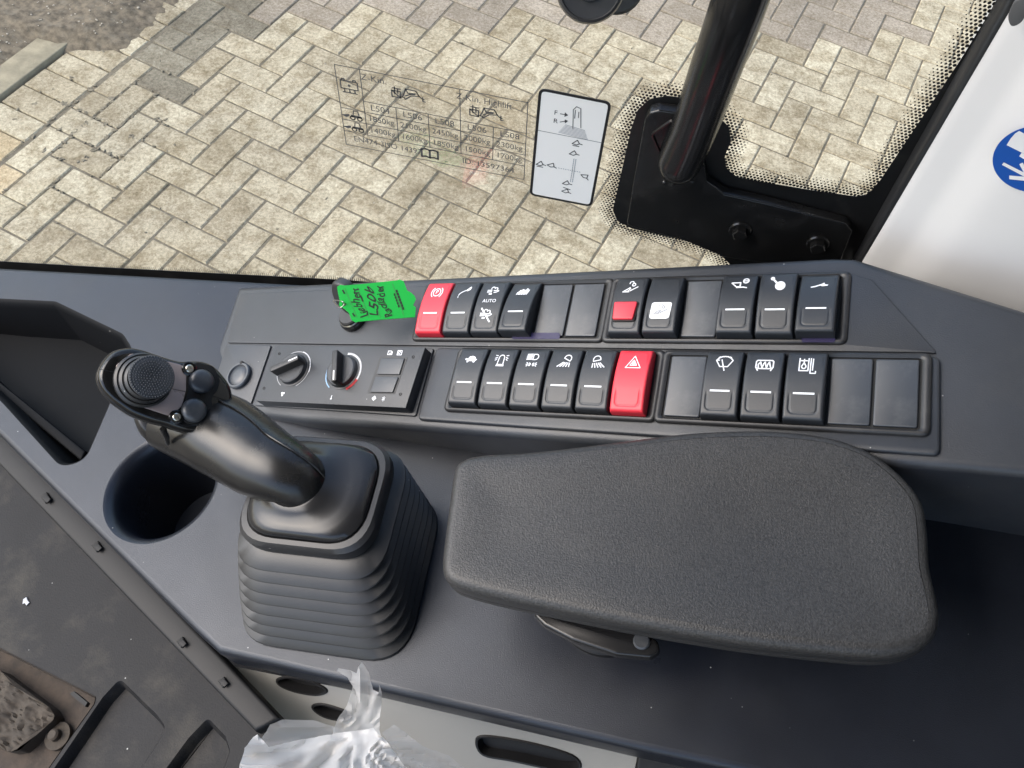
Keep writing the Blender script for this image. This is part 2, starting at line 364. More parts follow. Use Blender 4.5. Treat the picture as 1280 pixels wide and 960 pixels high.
def rect(v0, v1, u0, u1, g=GAP / 2): return [(v0 * BW + g, u0 * BW + g), (v1 * BW - g, u0 * BW + g), (v1 * BW - g, u1 * BW - g), (v0 * BW + g, u1 * BW - g)]
bricks = []
for a in range(-34, 40):
    for b in range(-20, 40):
        if (a + b) % 4 == 0: bricks.append((b, b + 1, a, a + 2, 0))       # laid along u
# the second family lies along v
for a in range(-34, 40):
    for b in range(-20, 40):
        if (a + b) % 4 == 2: bricks.append((b, b + 2, a, a + 1, 1))
mesh_u = mesh("brick", *brick_geo(rect(-0.5, 0.5, -1, 1)), brickA, 30); mesh_v = mesh("brick", *brick_geo(rect(-1, 1, -0.5, 0.5)), brickA, 30)
mass = []; cand = []
for v0, v1, u0, u1, k in bricks:
    if v1 <= -6.9: continue
    cut = v0 < -6.93
    if cut: v0 = -6.93
    if v1 - v0 < 0.25: continue
    px, py = world_to_px(L3((u0 + u1) / 2, (v0 + v1) / 2))
    x, y = (v0 + v1) / 2, (u0 + u1) / 2
    vis = -70 < px < 1300 and -60 < py < 420
    if not vis and not (-8 < v0 < 34 and -22 < u0 < 34): continue
    cand.append((0 if vis else 1, v0, v1, u0, u1, k, cut))
def bmat(u, v):
    if v < -4.6 and 0.4 < u < 6.0 - 0.25 * (v + 7): return brickC
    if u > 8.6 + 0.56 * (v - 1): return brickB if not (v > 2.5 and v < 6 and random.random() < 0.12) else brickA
    if u < -5.2 and v < -6.0: return brickD
    return brickA
n_ind = 0
for c in sorted(cand):
    ov, v0, v1, u0, u1, k, cut = c
    mt = bmat((u0 + u1) / 2, (v0 + v1) / 2)
    if ov == 0 and n_ind < 270:
        n_ind += 1
        j = lambda s: random.uniform(-s, s)
        Mx = Matrix.Translation(((v0 + v1) / 2 * BW, (u0 + u1) / 2 * BW, j(0.0018))) @ Matrix.Rotation(j(0.009), 4, 'Z') @ Matrix.Rotation(j(0.006), 4, 'X') @ Matrix.Rotation(j(0.006), 4, 'Y')
        if cut:
            w2 = (v1 - v0) / 2; part("brick", brick_geo(rect(-w2, w2, -(u1 - u0) / 2, (u1 - u0) / 2)), mt, pav, Mx, 30)
        else: part("brick", mesh_u if k == 0 else mesh_v, mt, pav, Mx)
    else: mass.append(brick_geo(rect(v0, v1, u0, u1)))
# soldier course along the edge
for i in range(-12, 8):
    mt = brickD if i < -4 and random.random() < 0.8 else brickA
    if i > 4: mt = brickC
    j = lambda s: random.uniform(-s, s)
    part("brick", mesh_v, mt, pav, Matrix.Translation((-8.0 * BW - 0.003, (i + 0.5) * BW * 1.0, j(0.003))) @ Matrix.Rotation(j(0.012), 4, 'Z') @ Matrix.Rotation(j(0.01), 4, 'X'))
part("outlying_bricks", join(*mass), brickA, pav, None, 30, kind="stuff")
# crumbs of soil and moss caught in the joints
dj = []
for k in range(230):
    if k < 150: px, py = random.gauss(125, 55), random.gauss(150, 40)
    else: px, py = random.uniform(20, 1050), random.uniform(20, 320)
    d_ = RW @ np.array([(px - 640) / FPX, (py - 480) / FPX, 1.0]); kk = -CAM[2] / d_[2]; w_ = CAM + d_ * kk - LATO; u, v = (w_ @ LU) / BW, (w_ @ LV) / BW
    if v < -8.8 or u < -8: continue
    if random.random() < 0.5: u = round(u) + random.gauss(0, 0.03)
    else: v = round(v) + random.gauss(0, 0.03)
    r = random.uniform(0.003, 0.011) * (1 if k < 150 else 0.6); n_ = 9; P = circ(0, 0, r, n_) * (1 + 0.9 * (rng.random((n_, 1)) - 0.5)); a = random.uniform(0, 3.1); P = P @ np.array([[math.cos(a), math.sin(a)], [-0.55 * math.sin(a), 0.55 * math.cos(a)]]) + np.array([v * BW, u * BW])
    dj.append(loft([lift(ccw(P), -0.004), lift(ccw(P), 0.0004), lift(inset(ccw(P), r * 0.3), 0.0010)], False))
dirt = part("joint_dirt", join(*dj), mat("joint_dirt_soil", (0.175, 0.152, 0.108, 1), 0.95, var=0.5, vscale=80, bump=1.0, bscale=300), None, LF.M(), 60); tag(dirt, "dark soil crumbs caught in the paving joints", "dirt", kind="stuff")
# edging kerb and soil
kerb = part("edging_kerb", slab([(-10.2 * BW, -30 * BW), (-9.12 * BW, -30 * BW), (-9.12 * BW, 40 * BW), (-10.2 * BW, 40 * BW)], -0.04, 0.012, 0.006), kerbm, None, LF.M()); tag(kerb, "narrow concrete edging kerb between soil and brick paving", "kerb", kind="structure")
def vnoise(x, y, sc, seed=0):
    def h(i, j): return (np.sin(i * 127.1 + j * 311.7 + seed * 74.7) * 43758.5453) % 1.0
    x, y = np.asarray(x) * sc, np.asarray(y) * sc; i, j = np.floor(x), np.floor(y); fx, fy = x - i, y - j; fx = fx * fx * (3 - 2 * fx); fy = fy * fy * (3 - 2 * fy)
    return (h(i, j) * (1 - fx) + h(i + 1, j) * fx) * (1 - fy) + (h(i, j + 1) * (1 - fx) + h(i + 1, j + 1) * fx) * fy
gx, gy = np.meshgrid(np.linspace(-30 * BW, -7.4 * BW, 150), np.linspace(-14 * BW, 30 * BW, 220), indexing='ij')
vv, uu = gx / BW, gy / BW
edge = np.where(uu > 0.0, -9.6 + np.clip(uu * 1.6, 0, 1.6), -10.25) + 0.55 * (vnoise(vv, uu, 0.8, 3) - 0.5) + 0.3 * (vnoise(vv, uu, 2.2, 4) - 0.5)
gz = np.clip((edge - vv) * 0.03, -0.03, 0.03) + 0.008 * (vnoise(vv, uu, 1.1) - 0.4) + 0.006 * (vnoise(vv, uu, 3.7, 1) - 0.5) + 0.004 * (vnoise(vv, uu, 9, 2) - 0.5)
gz = np.where(uu > 0.8, np.where(vv > -8.2, gz - 0.0, gz), gz)
n1, n2 = gx.shape; Vs = np.stack([gx, gy, gz + 0.004], -1).reshape(-1, 3); Fs = [(i * n2 + j, (i + 1) * n2 + j, (i + 1) * n2 + j + 1, i * n2 + j + 1) for i in range(n1 - 1) for j in range(n2 - 1)]
soil = part("soil", (Vs, Fs), soilm, None, LF.M(), 60); tag(soil, "bare brown soil beyond the paving edge", "soil", kind="structure")
pb = []
for k in range(940):
    v = -random.random() ** 1.4 * 6 - 8.3 if k < 880 else random.uniform(-6, 12); u = random.uniform(-4, 14) if k < 880 else random.uniform(-6, 8)
    if k < 880 and u < 1.0 and v > -10.3: continue
    i, j = int((v * BW + 30 * BW) / (22.6 * BW) * 149), int((u * BW + 14 * BW) / (44 * BW) * 219)
    zz = max(gz[min(max(i, 0), 149), min(max(j, 0), 219)], 0) + 0.005 if k < 880 else 0.002
    r = random.uniform(0.0012, 0.0040) * (2.2 if random.random() < 0.06 and k < 880 else 1) * (1 if k < 880 else 0.7); P = circ(0, 0, r, 7); P = P * (1 + 0.5 * (rng.random((7, 1)) - 0.5)) + np.array([v * BW, u * BW])
    pb.append(loft([lift(P, zz - r * 0.4), lift(P, zz + r * 0.1), lift(inset(ccw(P), r * 0.35), zz + r * 0.3)], False))
peb = part("pebbles", join(*pb), pebm, None, LF.M(), 40); tag(peb, "pale pebbles and grit scattered over the soil", "pebbles", kind="stuff")

# ================================================================== CAB SHELL (added to shade the console and keep out stray light)
part_roof = part("shade_roof", box(-0.45, 1.0, -1.0, 0.47, 2.46, 2.50, 0.01), shadem); tag(part_roof, "dark unseen cab roof added to shade the console", "roof", kind="structure")  # out of view, added and sized to shade and darken the console
rear = part("shade_rear_wall", box(0.95, 1.0, -1.2, 0.47, 1.0, 2.4, 0.0), shadem); tag(rear, "dark unseen cab rear wall added for shade", "wall", kind="structure")  # out of view, added to keep light off the rear of the console
flo = part("light_block_floor", box(-0.9, 1.0, -1.2, 0.40, 0.98, 1.02, 0.0), floorm); tag(flo, "dark floor added below the console to block light", "floor", kind="structure")
sill = part("light_block_wall", box(-0.95, 1.0, 0.405, 0.47, 0.9, 1.30, 0.0), shadem); tag(sill, "dark lower wall added under the side window to block light", "wall", kind="structure")  # added so light does not leak in under the console

# ================================================================== SIDE WINDOW
win = thing("side_window", "cab side window with black printed edge and view of the paving", "window", GLS.M())
wp = [(-1.1, 1.10), (0.40, 1.10), (0.40, 2.40), (-1.1, 2.40)]
part("glass_pane", slab(wp, -0.005, 0.0, 0.0), glassm, win, None, 0)
FR = GLS.pts([(766, 262), (775, 222), (789, 160), (797, 137), (812, 123), (835, 119), (862, 123), (893, 139), (911, 158), (914, 175), (906, 195), (908, 210), (922, 221), (960, 228), (1020, 238), (1070, 245),
              (1085, 242), (1100, 225), (1130, 180), (1160, 135), (1200, 75), (1240, 10), (1265, -40), (1420, -40), (1420, 520), (1000, 420), (905, 322), (892, 312), (868, 302), (830, 294), (790, 285), (772, 276)])
FR = np.array(FR); FRd = rounded(FR, 0.006, 3)
FB = np.array(GLS.pts([(-60, 322), (0, 326), (120, 333), (250, 340), (350, 345), (440, 350), (560, 362), (560, 420), (-60, 380)]))
part("frit_border", join(loft([lift(ccw(FRd), 0.0003), lift(ccw(FRd), 0.0006)], False), loft([lift(ccw(FB), 0.0003), lift(ccw(FB), 0.0006)], False)), fritm, win, None, 0)
def sdist(p, P):
    a, b = P, np.roll(P, -1, 0); d = b - a; t = np.clip(np.sum((p - a) * d, 1) / (np.sum(d * d, 1) + 1e-14), 0, 1); return np.min(np.linalg.norm(p - a - d * t[:, None], axis=1))
dots = []; sp = 0.0024; mn, mx = FRd.min(0) - 0.016, FRd.max(0) + 0.016; hexa = circ(0, 0, 1, 8)
row = 0; y = mn[1]
while y < mx[1]:
    x = mn[0] + (row % 2) * sp / 2
    while x < mx[0]:
        p = np.array([x, y])
        if x < 0.24 and not pip(p, FRd):
            d = sdist(p, FRd)
            if d < 0.0135:
                r = 0.00112 * (1 - d / 0.0140) ** 0.75
                if r > 0.0003: dots.append(p + hexa * r)
        x += sp
    y += sp * 0.866; row += 1
V, F = [], []
for q in dots: F.append(tuple(range(len(V), len(V) + 8))); V += [(a[0], a[1], 0.0004) for a in q]
nb = len(FB)
for k in range(300):            # short comb of lines along the bottom edge
    px = -40 + k * 2.6
    if px > 470: break
    py = np.interp(px, [-60, 0, 120, 250, 350, 440, 560], [322, 326, 333, 340, 345, 350, 362]); a = np.array(GLS.at(px, py + 1)); l = 0.0066 * random.uniform(0.75, 1.05); F.append((len(V), len(V) + 1, len(V) + 2, len(V) + 3))
    V += [(a[0] - 0.00036, a[1], 0.0004), (a[0] + 0.00036, a[1], 0.0004), (a[0] + 0.00016, a[1] + l, 0.0004), (a[0] - 0.00016, a[1] + l, 0.0004)]
part("frit_dots", (V, F), fritm, win, None, 0, kind="stuff")
seal = GLS.pts([(1262, -30), (1285, -30), (1085, 335), (1066, 322)])
part("rubber_seal", slab(seal, 0.0, 0.012, 0.003), rubm, win)

# ---- load chart decal on the glass
q = GLS.pts([(418, 80), (660, 128), (655, 224), (433, 180)])
def dec(u, v): a = q[0] + (q[1] - q[0]) * u; b = q[3] + (q[2] - q[3]) * u; return a + (b - a) * v
dw, dh = np.linalg.norm(q[1] - q[0]), np.linalg.norm(q[3] - q[0]); ASP = dw / dh
chart = thing("load_chart_decal", "clear printed load table decal on the glass left of the white sticker", "decal", GLS.M())
mg = 0.02; part("film", slab([dec(-mg, -mg * 2), dec(1 + mg, -mg * 2), dec(1 + mg, 1 + mg * 2), dec(-mg, 1 + mg * 2)], 0.0, 0.00015, 0), filmm, chart, None, 0)
def D(geo): return [tuple(dec(p[0], p[1])) + (0.0003,) for p in geo[0]], geo[1]
def U(L): return [[(p[0] * ASP, p[1]) for p in l] for l in L]
def UN(geo): return [np.array([p[0] / ASP, p[1]]) for p in geo[0]], geo[1]
ln = [[(0, 0), (1, 0), (1, 1), (0, 1), (0, 0)], [(.131, 0), (.131, .81)], [(.131, .376), (1, .376)], [(0, .51), (1, .51)], [(0, .66), (1, .66)], [(0, .81), (1, .81)],
      [(.305, .376), (.305, .81)], [(.478, .376), (.478, .81)], [(.65, 0), (.65, .81)], [(.825, .376), (.825, .81)]]
part("table_lines", D(UN(strokes(U(ln), 0.0085))), dinkm, chart, None, 0)
tx = []
def T(s, u, v, size, sx=1.0): g = text(s, 0, 0, size, 0, sx); tx.append(([np.array([u + p[0] / ASP, v - p[1]]) for p in g[0]], g[1]))
T("Z-Kin.", .20, .085, .10); T("Z-Kin. Highlift", .775, .085, .10, .95)
for i, s in enumerate(["L504", "L506", "L508", "L506", "L508"]): T(s, (.218, .392, .565, .738, .913)[i], .443, .10)
for r in (0, 1):
    for i, s in enumerate(ROWS[r]): T(s, (.218, .392, .565, .738, .913)[i], (.585, .735)[r], .10, .92)
T("EN474-3", .135, .90, .10, .9); T("ISO 14397", .325, .90, .10, .9); T("ID:.13597364", .80, .905, .10)
tx = [(v, [tuple(reversed(f)) for f in F_]) for v, F_ in tx]
part("lettering", D(join(*tx)), dinkm, chart, None, 0)
ic = []
def loader(cx, cy, s):
    P = [[(-1.2, -.3), (-1.2, .45), (-.35, .45), (-.35, -.3), (-1.2, -.3)], [(-1.2, -.3), (-.35, .45)], [(-.9, -.8), (-.9, .1)], [(-.6, -.55), (-.6, .0)], [(-1.1, -.6), (-.3, -.6)], [(-.35, .3), (0, .3), (.1, .5), (.7, -.05), (1.5, -.2), (1.2, -.75), (.2, -.75), (0, -.1), (-.2, .3)],
         [(.2, -.75), (.4, -.3), (1.2, -.4)], [(1.2, -.75), (1.5, -.2), (1.75, .05), (2.0, .1)], [(1.85, -.15), (1.85, .35), (2.1, .35)], [(.1, .1), (.6, -.2), (1.1, -.3)]]
    return UN(strokes([[(cx * ASP + p[0] * s, cy + p[1] * s) for p in l] for l in P], 0.013))
ic.append(loader(.355, .2, .1)); ic.append(loader(.765, .24, .1))
def batt(cx, cy, s): P = [[(-1, -.6), (1, -.6), (1, .5), (-1, .5), (-1, -.6)], [(-.8, -.6), (-.8, -.85), (-.5, -.85), (-.5, -.6)], [(.5, -.6), (.5, -.85), (.8, -.85), (.8, -.6)], [(-.6, .5), (-.6, 1)], [(0, .5), (0, 1)], [(.6, .5), (.6, 1)], [(-.85, 1), (-.35, 1)], [(-.25, 1), (.25, 1)], [(.35, 1), (.85, 1)]]; return UN(join(strokes([[(cx * ASP + p[0] * s, cy + p[1] * s) for p in l] for l in P], 0.013), xf(poly(circ(0, 0, .18, 10)), cx * ASP, cy, s)))
ic.append(batt(.064, .22, .085))
def truck(cx, cy, s):
    g = join(poly([(-1.5, .2), (-.5, -.1), (-.45, .2), (-.9, .45)], [(-.3, -.05), (.9, -.05), (1.1, .15), (.9, .3), (-.3, .3)]), strokes([[(.0, -.1), (.1, -.7), (.6, -.7), (.7, -.1)]], .14), strokes([list(circ(-.1, .4, .28, 12)) + [circ(-.1, .4, .28, 12)[0]], list(circ(.75, .4, .28, 12)) + [circ(.75, .4, .28, 12)[0]]], .16)); return UN(xf(g, cx * ASP, cy, s))
ic.append(truck(.064, .585, .085)); ic.append(truck(.064, .735, .085))
P = [[(-1, -.6), (-.5, -.75), (0, -.6), (.5, -.75), (1, -.6), (1, .6), (.5, .45), (0, .6), (-.5, .45), (-1, .6), (-1, -.6)], [(0, -.6), (0, .6)]]; ic.append(UN(strokes([[(.475 * ASP + p[0] * .085, .905 + p[1] * .085) for p in l] for l in P], .022)))
for v, F_ in ic: part("pictogram", D((v, [tuple(reversed(f)) for f in F_])), dinkm, chart, None, 0)

# ---- white joystick sticker
q2 = GLS.pts([(674, 109), (765, 127), (740, 258), (662, 243)])
def dec2(u, v): a = q2[0] + (q2[1] - q2[0]) * u; b = q2[3] + (q2[2] - q2[3]) * u; return a + (b - a) * v
AS2 = np.linalg.norm(q2[3] - q2[0]) / np.linalg.norm(q2[1] - q2[0])
st = thing("joystick_sticker", "white rounded sticker with black border showing joystick directions", "sticker", GLS.M())
R1 = rounded([dec2(0, 0), dec2(1, 0), dec2(1, 1), dec2(0, 1)], 0.005, 5); R2 = inset(R1, 0.0019)
part("white_face", sheet(R2, [], 0.0006), backlit, st, None, 0)
part("black_border", loft([lift(R1, 0.0002), lift(R1, 0.0007), lift(R2, 0.0007)], False, False), inkm, st, None, 0)
def D2(geo): return [tuple(dec2(p[0], p[1] / AS2)) + (0.0008,) for p in geo[0]], [tuple(reversed(f)) for f in geo[1]]
part("divider_line", D2(strokes([[(.03, .355 * AS2), (.97, .355 * AS2)]], .008)), dinkm, st, None, 0)
gt_ = [text("F", 0, 0, .11), text("R", 0, 0, .11)]
g1 = ([np.array([.265 + p[0], .175 * AS2 - p[1]]) for p in gt_[0][0]], gt_[0][1]); g2 = ([np.array([.275 + p[0], .245 * AS2 - p[1]]) for p in gt_[1][0]], gt_[1][1])
arr = strokes([[(.33, .175 * AS2), (.42, .175 * AS2)], [(.34, .245 * AS2), (.43, .225 * AS2)]], .014); hd = poly([(.39, .155 * AS2), (.44, .175 * AS2), (.39, .195 * AS2)], [(.40, .215 * AS2), (.45, .222 * AS2), (.41, .25 * AS2)])
joy = strokes([[(.53, .32 * AS2 - .08), (.50, .12 * AS2), (.54, .09 * AS2), (.60, .10 * AS2), (.64, .30 * AS2 - .08)], [(.53, .12 * AS2), (.535, .19 * AS2)], [(.58, .13 * AS2), (.585, .18 * AS2)]], .012)
lin = strokes([[(.42 - .012 * k, .245 * AS2 + .03 + k * .022), (.70 + .009 * k, .262 * AS2 + .03 + k * .022)] for k in range(8)], .010)
tri = []
for (cx, cy, a, bar) in ((.62, .40, 0, 1), (.60, .50, 0, 0), (.13, .66, 0, 1), (.30, .655, .3, 0), (.82, .70, .7, 0), (.56, .80, 0, 0), (.57, .885, .2, 2)):
    s = .07; Lp = [[(-1, .4), (0, -.75), (.5, .1), (-.1, .55), (-1, .4)], [(.5, .1), (1.1, .2)]]
    if bar == 1: Lp.append([(-.8, .85), (.5, .85)])
    if bar == 2: Lp.append([(-1, -.85), (.6, -.85)])
    tri.append(xf(strokes(Lp, .2), cx, cy * AS2, s, a))
dash = strokes([[(.40 + .035 * k, .665 * AS2), (.415 + .035 * k, .668 * AS2)] for k in range(10)] + [[(.61, .55 * AS2 + .04 * k), (.608, .565 * AS2 + .04 * k)] for k in range(12)] + [[(.64, .55 * AS2 + .04 * k), (.638, .565 * AS2 + .04 * k)] for k in range(12)], .012)
part("lettering", D2(join(g1, g2)), inkm, st, None, 0); part("pictogram", D2(join(arr, hd, joy)), dinkm, st, None, 0)
for g in tri: part("pictogram", D2(g), inkm, st, None, 0)
part("fine_print", D2(join(lin, dash)), greym, st, None, 0)

# ---- bracket on the glass with grab rail
brk = thing("rail_bracket", "black bolted steel bracket plate at the window corner", "bracket", GLS.M())
BP = GLS.pts([(783, 282), (792, 225), (806, 150), (812, 141), (824, 138), (875, 145), (886, 160), (880, 205), (884, 228), (905, 243), (955, 254), (1058, 280), (1066, 290), (1050, 330), (960, 330), (905, 322), (850, 299)], 0.0095)
part("bracket_plate", slab(rounded(BP, 0.004, 3), 0.002, 0.0095, 0.0012), framblk, brk)
PK = rounded(GLS.pts([(812, 168), (838, 150), (872, 154), (868, 195), (850, 212), (826, 200)], 0.0105), 0.004, 4)
part("weld_ring", loft([lift(PK, 0.009), lift(inset(PK, 0.0006), 0.0110), lift(inset(PK, 0.0016), 0.0110), lift(inset(PK, 0.0022), 0.0093)], False, False), framblk, brk)
wb = []
for k in range(46):
    px, py = random.choice([(845, 215), (858, 206), (872, 185), (880, 170), (838, 222), (862, 225)]); c = GLS.at(px + random.gauss(0, 5), py + random.gauss(0, 7), 0.0095); r = random.uniform(0.0008, 0.0022)
    wb.append(lathe([(r, 0.009), (r * 0.85, 0.0092 + r * 0.5), (r * 0.4, 0.0092 + r * 0.8)], c[0], c[1], 7))
part("weld_spatter", join(*wb), framblk, brk, None, 60, kind="stuff")
for bx, by in ((925, 289), (1022, 306)):
    c = GLS.at(bx, by, 0.011); b = part("bolt", join(lathe([(0.0078, 0.009), (0.0078, 0.0103), (0.0070, 0.0112), (0.0052, 0.0113)], c[0], c[1], 28, False, False), loft([lift(circ(c[0], c[1], 0.0054, 6), 0.0110), lift(circ(c[0], c[1], 0.0054, 6), 0.0150), lift(circ(c[0], c[1], 0.0046, 6), 0.0157)], False)), framblk, brk, None, 30)
rail = thing("grab_rail", "thick black tubular grab rail rising from the bracket", "grab rail")
def cray(px, py, z): return CAM + RW @ (np.array([(px - 640) / FPX, (py - 480) / FPX, 1.0]) * z)
gp = GLS.at(850, 200, 0.012); p0 = GLS.o + GLS.R @ np.array([gp[0], gp[1], 0.014]); zb = (RW.T @ (p0 - CAM))[2]
ctl = np.array([p0, cray(868, 160, zb - 0.028), cray(893, 90, zb - 0.074), cray(913, 35, zb - 0.104), cray(930, -15, zb - 0.125), cray(965, -120, zb - 0.155), cray(1010, -260, zb - 0.16)])
pth = spline(ctl, 8, False); t0_ = pth[0] - pth[1]; t0_ /= np.linalg.norm(t0_)
pth = np.vstack([[pth[0] + t0_ * e for e in (0.0125, 0.0115, 0.0085, 0.0045)], pth]); part("tube", sweep(pth, [0.004, 0.0070, 0.0112, 0.0133, 0.0142] + [0.0142] * (len(pth) - 5), 32), tubem, rail, None, 50)
# window latch knob
kn = thing("latch_knob", "round black window latch knob at the top edge of the glass", "knob")
kc = cray(738, -17, 0.455); vd_ = (CAM - kc); vd_ /= np.linalg.norm(vd_); KF = Frame(kc, gs([np.cross(np.cross(vd_, RW[:, 0]), vd_) + 0.0, np.cross(vd_, RW[:, 0]), (0, 0, 0)])); kn.matrix_world = KF.M()
part("knob_body", lathe([(0.0170, -0.016), (0.0192, -0.012), (0.0196, -0.004), (0.0186, 0.0), (0.0172, 0.0008), (0.0166, -0.0006), (0.0080, -0.0010), (0.0074, 0.0004), (0.0048, 0.0006)], 0, 0, 40), rubm, kn, None, 30)
k2 = cray(772, -18, 0.50); k2l = KF.R.T @ (k2 - KF.o); part("knob_stem", lathe([(0.0165, k2l[2] - 0.03), (0.0165, k2l[2]), (0.0150, k2l[2] + 0.002)], k2l[0], k2l[1], 32), rubm, kn, None, 30)

# ================================================================== WHITE PILLAR
e0 = np.array([GLS.at(1252, 0, 0.012)[0], GLS.at(1252, 0, 0.012)[1]]); e1 = GLS.at(1068, 322, 0.012)
ed = np.array([e0[0] - e1[0], 0, e0[1] - e1[1]]); ed /= np.linalg.norm(ed)
base = np.array([e1[0], GLY - 0.012, e1[1]])
across = np.array([0.94, -0.34, 0.0]); PIL = Frame(base, gs([ed, across - ed * (across @ ed), (0, 0, 0)]))
# PIL: x along the edge (up), y across to the right, normal
if PIL.R[:, 2] @ (CAM - base) < 0: PIL = Frame(base, np.stack([PIL.R[:, 1], PIL.R[:, 0], -PIL.R[:, 2]], 1)); swap = True
else: swap = False
pil = thing("cab_pillar", "white painted cab pillar on the right behind the switch console", "pillar", PIL.M())
prof = [(-0.002, -0.05), (0.0, -0.012), (0.004, -0.003), (0.012, 0.0), (0.022, 0.0005), (0.030, 0.003), (0.040, 0.0085), (0.052, 0.0110), (0.075, 0.0115), (0.45, 0.0115), (0.45, -0.05)]
def prow(l): return np.array([((l, a, b) if not swap else (a, l, b)) for a, b in prof])
part("pillar_skin", loft([prow(-0.42), prow(0.0), prow(0.3), prow(0.8)], False, False, False), whpan, pil, None, 60)
disc_c = PIL.at(1297, 200, 0.012); R_d = abs(np.linalg.norm(np.array(PIL.at(1241, 203, 0.012)) - disc_c))
sg = thing("warning_disc", "round blue safety sticker with white hand symbol on the pillar", "sticker", PIL.M())
part("blue_disc", lathe([(R_d, 0.0118), (R_d, 0.0123)], disc_c[0], disc_c[1], 64), bluem, sg, None, 0)
def PP(L): return PIL.pts(L, 0.0126)
def crop(L): return [(1180 + x / 5.05, 110 + y / 5.05) for x, y in L]
wg = [ccw(PP(crop(l))) for l in ([(395, 360), (420, 320), (450, 285), (475, 270), (560, 315), (560, 440), (515, 420)], [(490, 408), (475, 430), (560, 480), (560, 440)], [(365, 485), (378, 468), (560, 560), (560, 590), (500, 556)], [(412, 552), (412, 575), (560, 590), (560, 562)], [(475, 480), (497, 470), (530, 530), (510, 545)])]
part("hand_symbol", (lambda g: ([(p[0], p[1], 0.0126 + 0.00005 * (i % 5)) for i, p in enumerate(g[0])], g[1]))(poly(*wg)), stick, sg, None, 0)
oc = PIL.at(1270, 16, 0.012); gro = thing("pillar_plug", "small dark grey oval plug at the top of the white pillar", "plug", PIL.M())
part("plug_face", slab(rounded(PIL.pts([(1259, 20), (1268, 0), (1282, -6), (1286, 8), (1278, 28), (1264, 34)], 0.0118), 0.012, 5), 0.0105, 0.0128, 0.0008), mat("plug_grey", G(0.10), 0.5), gro)

# ================================================================== CONSOLE
con = thing("switch_console", "dark grey plastic side console carrying the rocker switches", "console", PLT.M())
# deck ------------------------------------------------
out = [(-0.62, 0.152), (-0.222, -0.046), (0.030, -0.178), (0.055, -0.187), (0.343, -0.196), (0.80, -0.205), (0.80, 0.137), (-0.62, 0.137)]
out = [(-0.62, 0.160), (-0.62, 0.155), (-0.222, -0.046), (0.027, -0.174), (0.052, -0.186), (0.343, -0.197), (0.80, -0.205), (0.80, 0.137), (-0.4, 0.137)]
out = ccw(np.array(out))
cupc = np.array([-0.0480, -0.0715]); CR = 0.0485
tray = rounded(np.array([(-0.50, 0.098), (-0.52, 0.130), (-0.50, 0.128), (-0.312, 0.098), (-0.248, 0.099), (-0.156, 0.068), (-0.137, 0.052), (-0.127, -0.058), (-0.146, -0.067), (-0.241, -0.013)][3:] + [(-0.46, 0.095), (-0.42, 0.1)]), [0.02] * 9, 8)
cup_o = circ(cupc[0], cupc[1], CR, 56)
deck_top = sheet(inset(out, 0.005), [cup_o, tray])
rim = [lift(out, -0.03), lift(out, -0.005)] + [lift(inset(out, 0.005 * (1 - math.cos(a))), -0.005 + 0.005 * math.sin(a)) for a in (0.5, 1.05, math.pi / 2)]
part("deck", join(deck_top, loft(rim, False, False)), deckm, con, None, 40)
fas = inset(out, 0.006); part("fascia", loft([lift(inset(fas, 0.007), -0.036), lift(inset(fas, 0.001), -0.036), lift(fas, -0.034), lift(fas, -0.028)], False, False), darkm, con)
# cup holder
def conv(p, w): return np.c_[p, np.full(len(p), w)]
cup = loft([lift(circ(cupc[0], cupc[1], CR, 56), 0.0), lift(circ(cupc[0], cupc[1], CR - 0.003, 56), -0.001), lift(circ(cupc[0], cupc[1], CR - 0.0065, 56), -0.006), lift(circ(cupc[0], cupc[1], CR - 0.008, 56), -0.012), lift(circ(cupc[0], cupc[1], CR - 0.010, 56), -0.055), lift(circ(cupc[0], cupc[1], CR - 0.013, 56), -0.085)], False, True)
part("cup_holder", (cup[0], [tuple(f) for f in cup[1]]), deckm, con, None, 50)
# tray
def trayd(p): b = p[1] - (-0.10 - 0.55 * (p[0] + 0.13)); return -0.006 - 0.034 * max(0.0, min(1.0, (p[1] + 0.075 + 0.5 * max(0, 0.0 - (p[0] + 0.14))* -1 + 0.0) / 0.13))
t1 = inset(tray, 0.004); t2 = inset(tray, 0.010)
tr = loft([lift(tray, 0.0), lift(inset(tray, 0.0014), -0.0006), lift(inset(tray, 0.0030), -0.0024), lift(inset(tray, 0.0042), -0.0055), lift(inset(tray, 0.0048), -0.009), np.array([(p[0], p[1], -0.030 - 0.020 * min(1.0, max(0.0, (p[1] + 0.05) / 0.09))) for p in t2])], False, False)
trf = sheet(t2, []); trf = ([(p[0], p[1], -0.030 - 0.020 * min(1.0, max(0.0, (p[1] + 0.05) / 0.09))) for p in trf[0]], trf[1])
part("storage_tray", join(tr, trf), traym, con, None, 40)
rb = PLT.pts([(0, 478), (110, 566), (104, 578), (0, 492)], -0.018); part("tray_ledge", slab(rb, -0.045, -0.014, 0.002), traym, con)
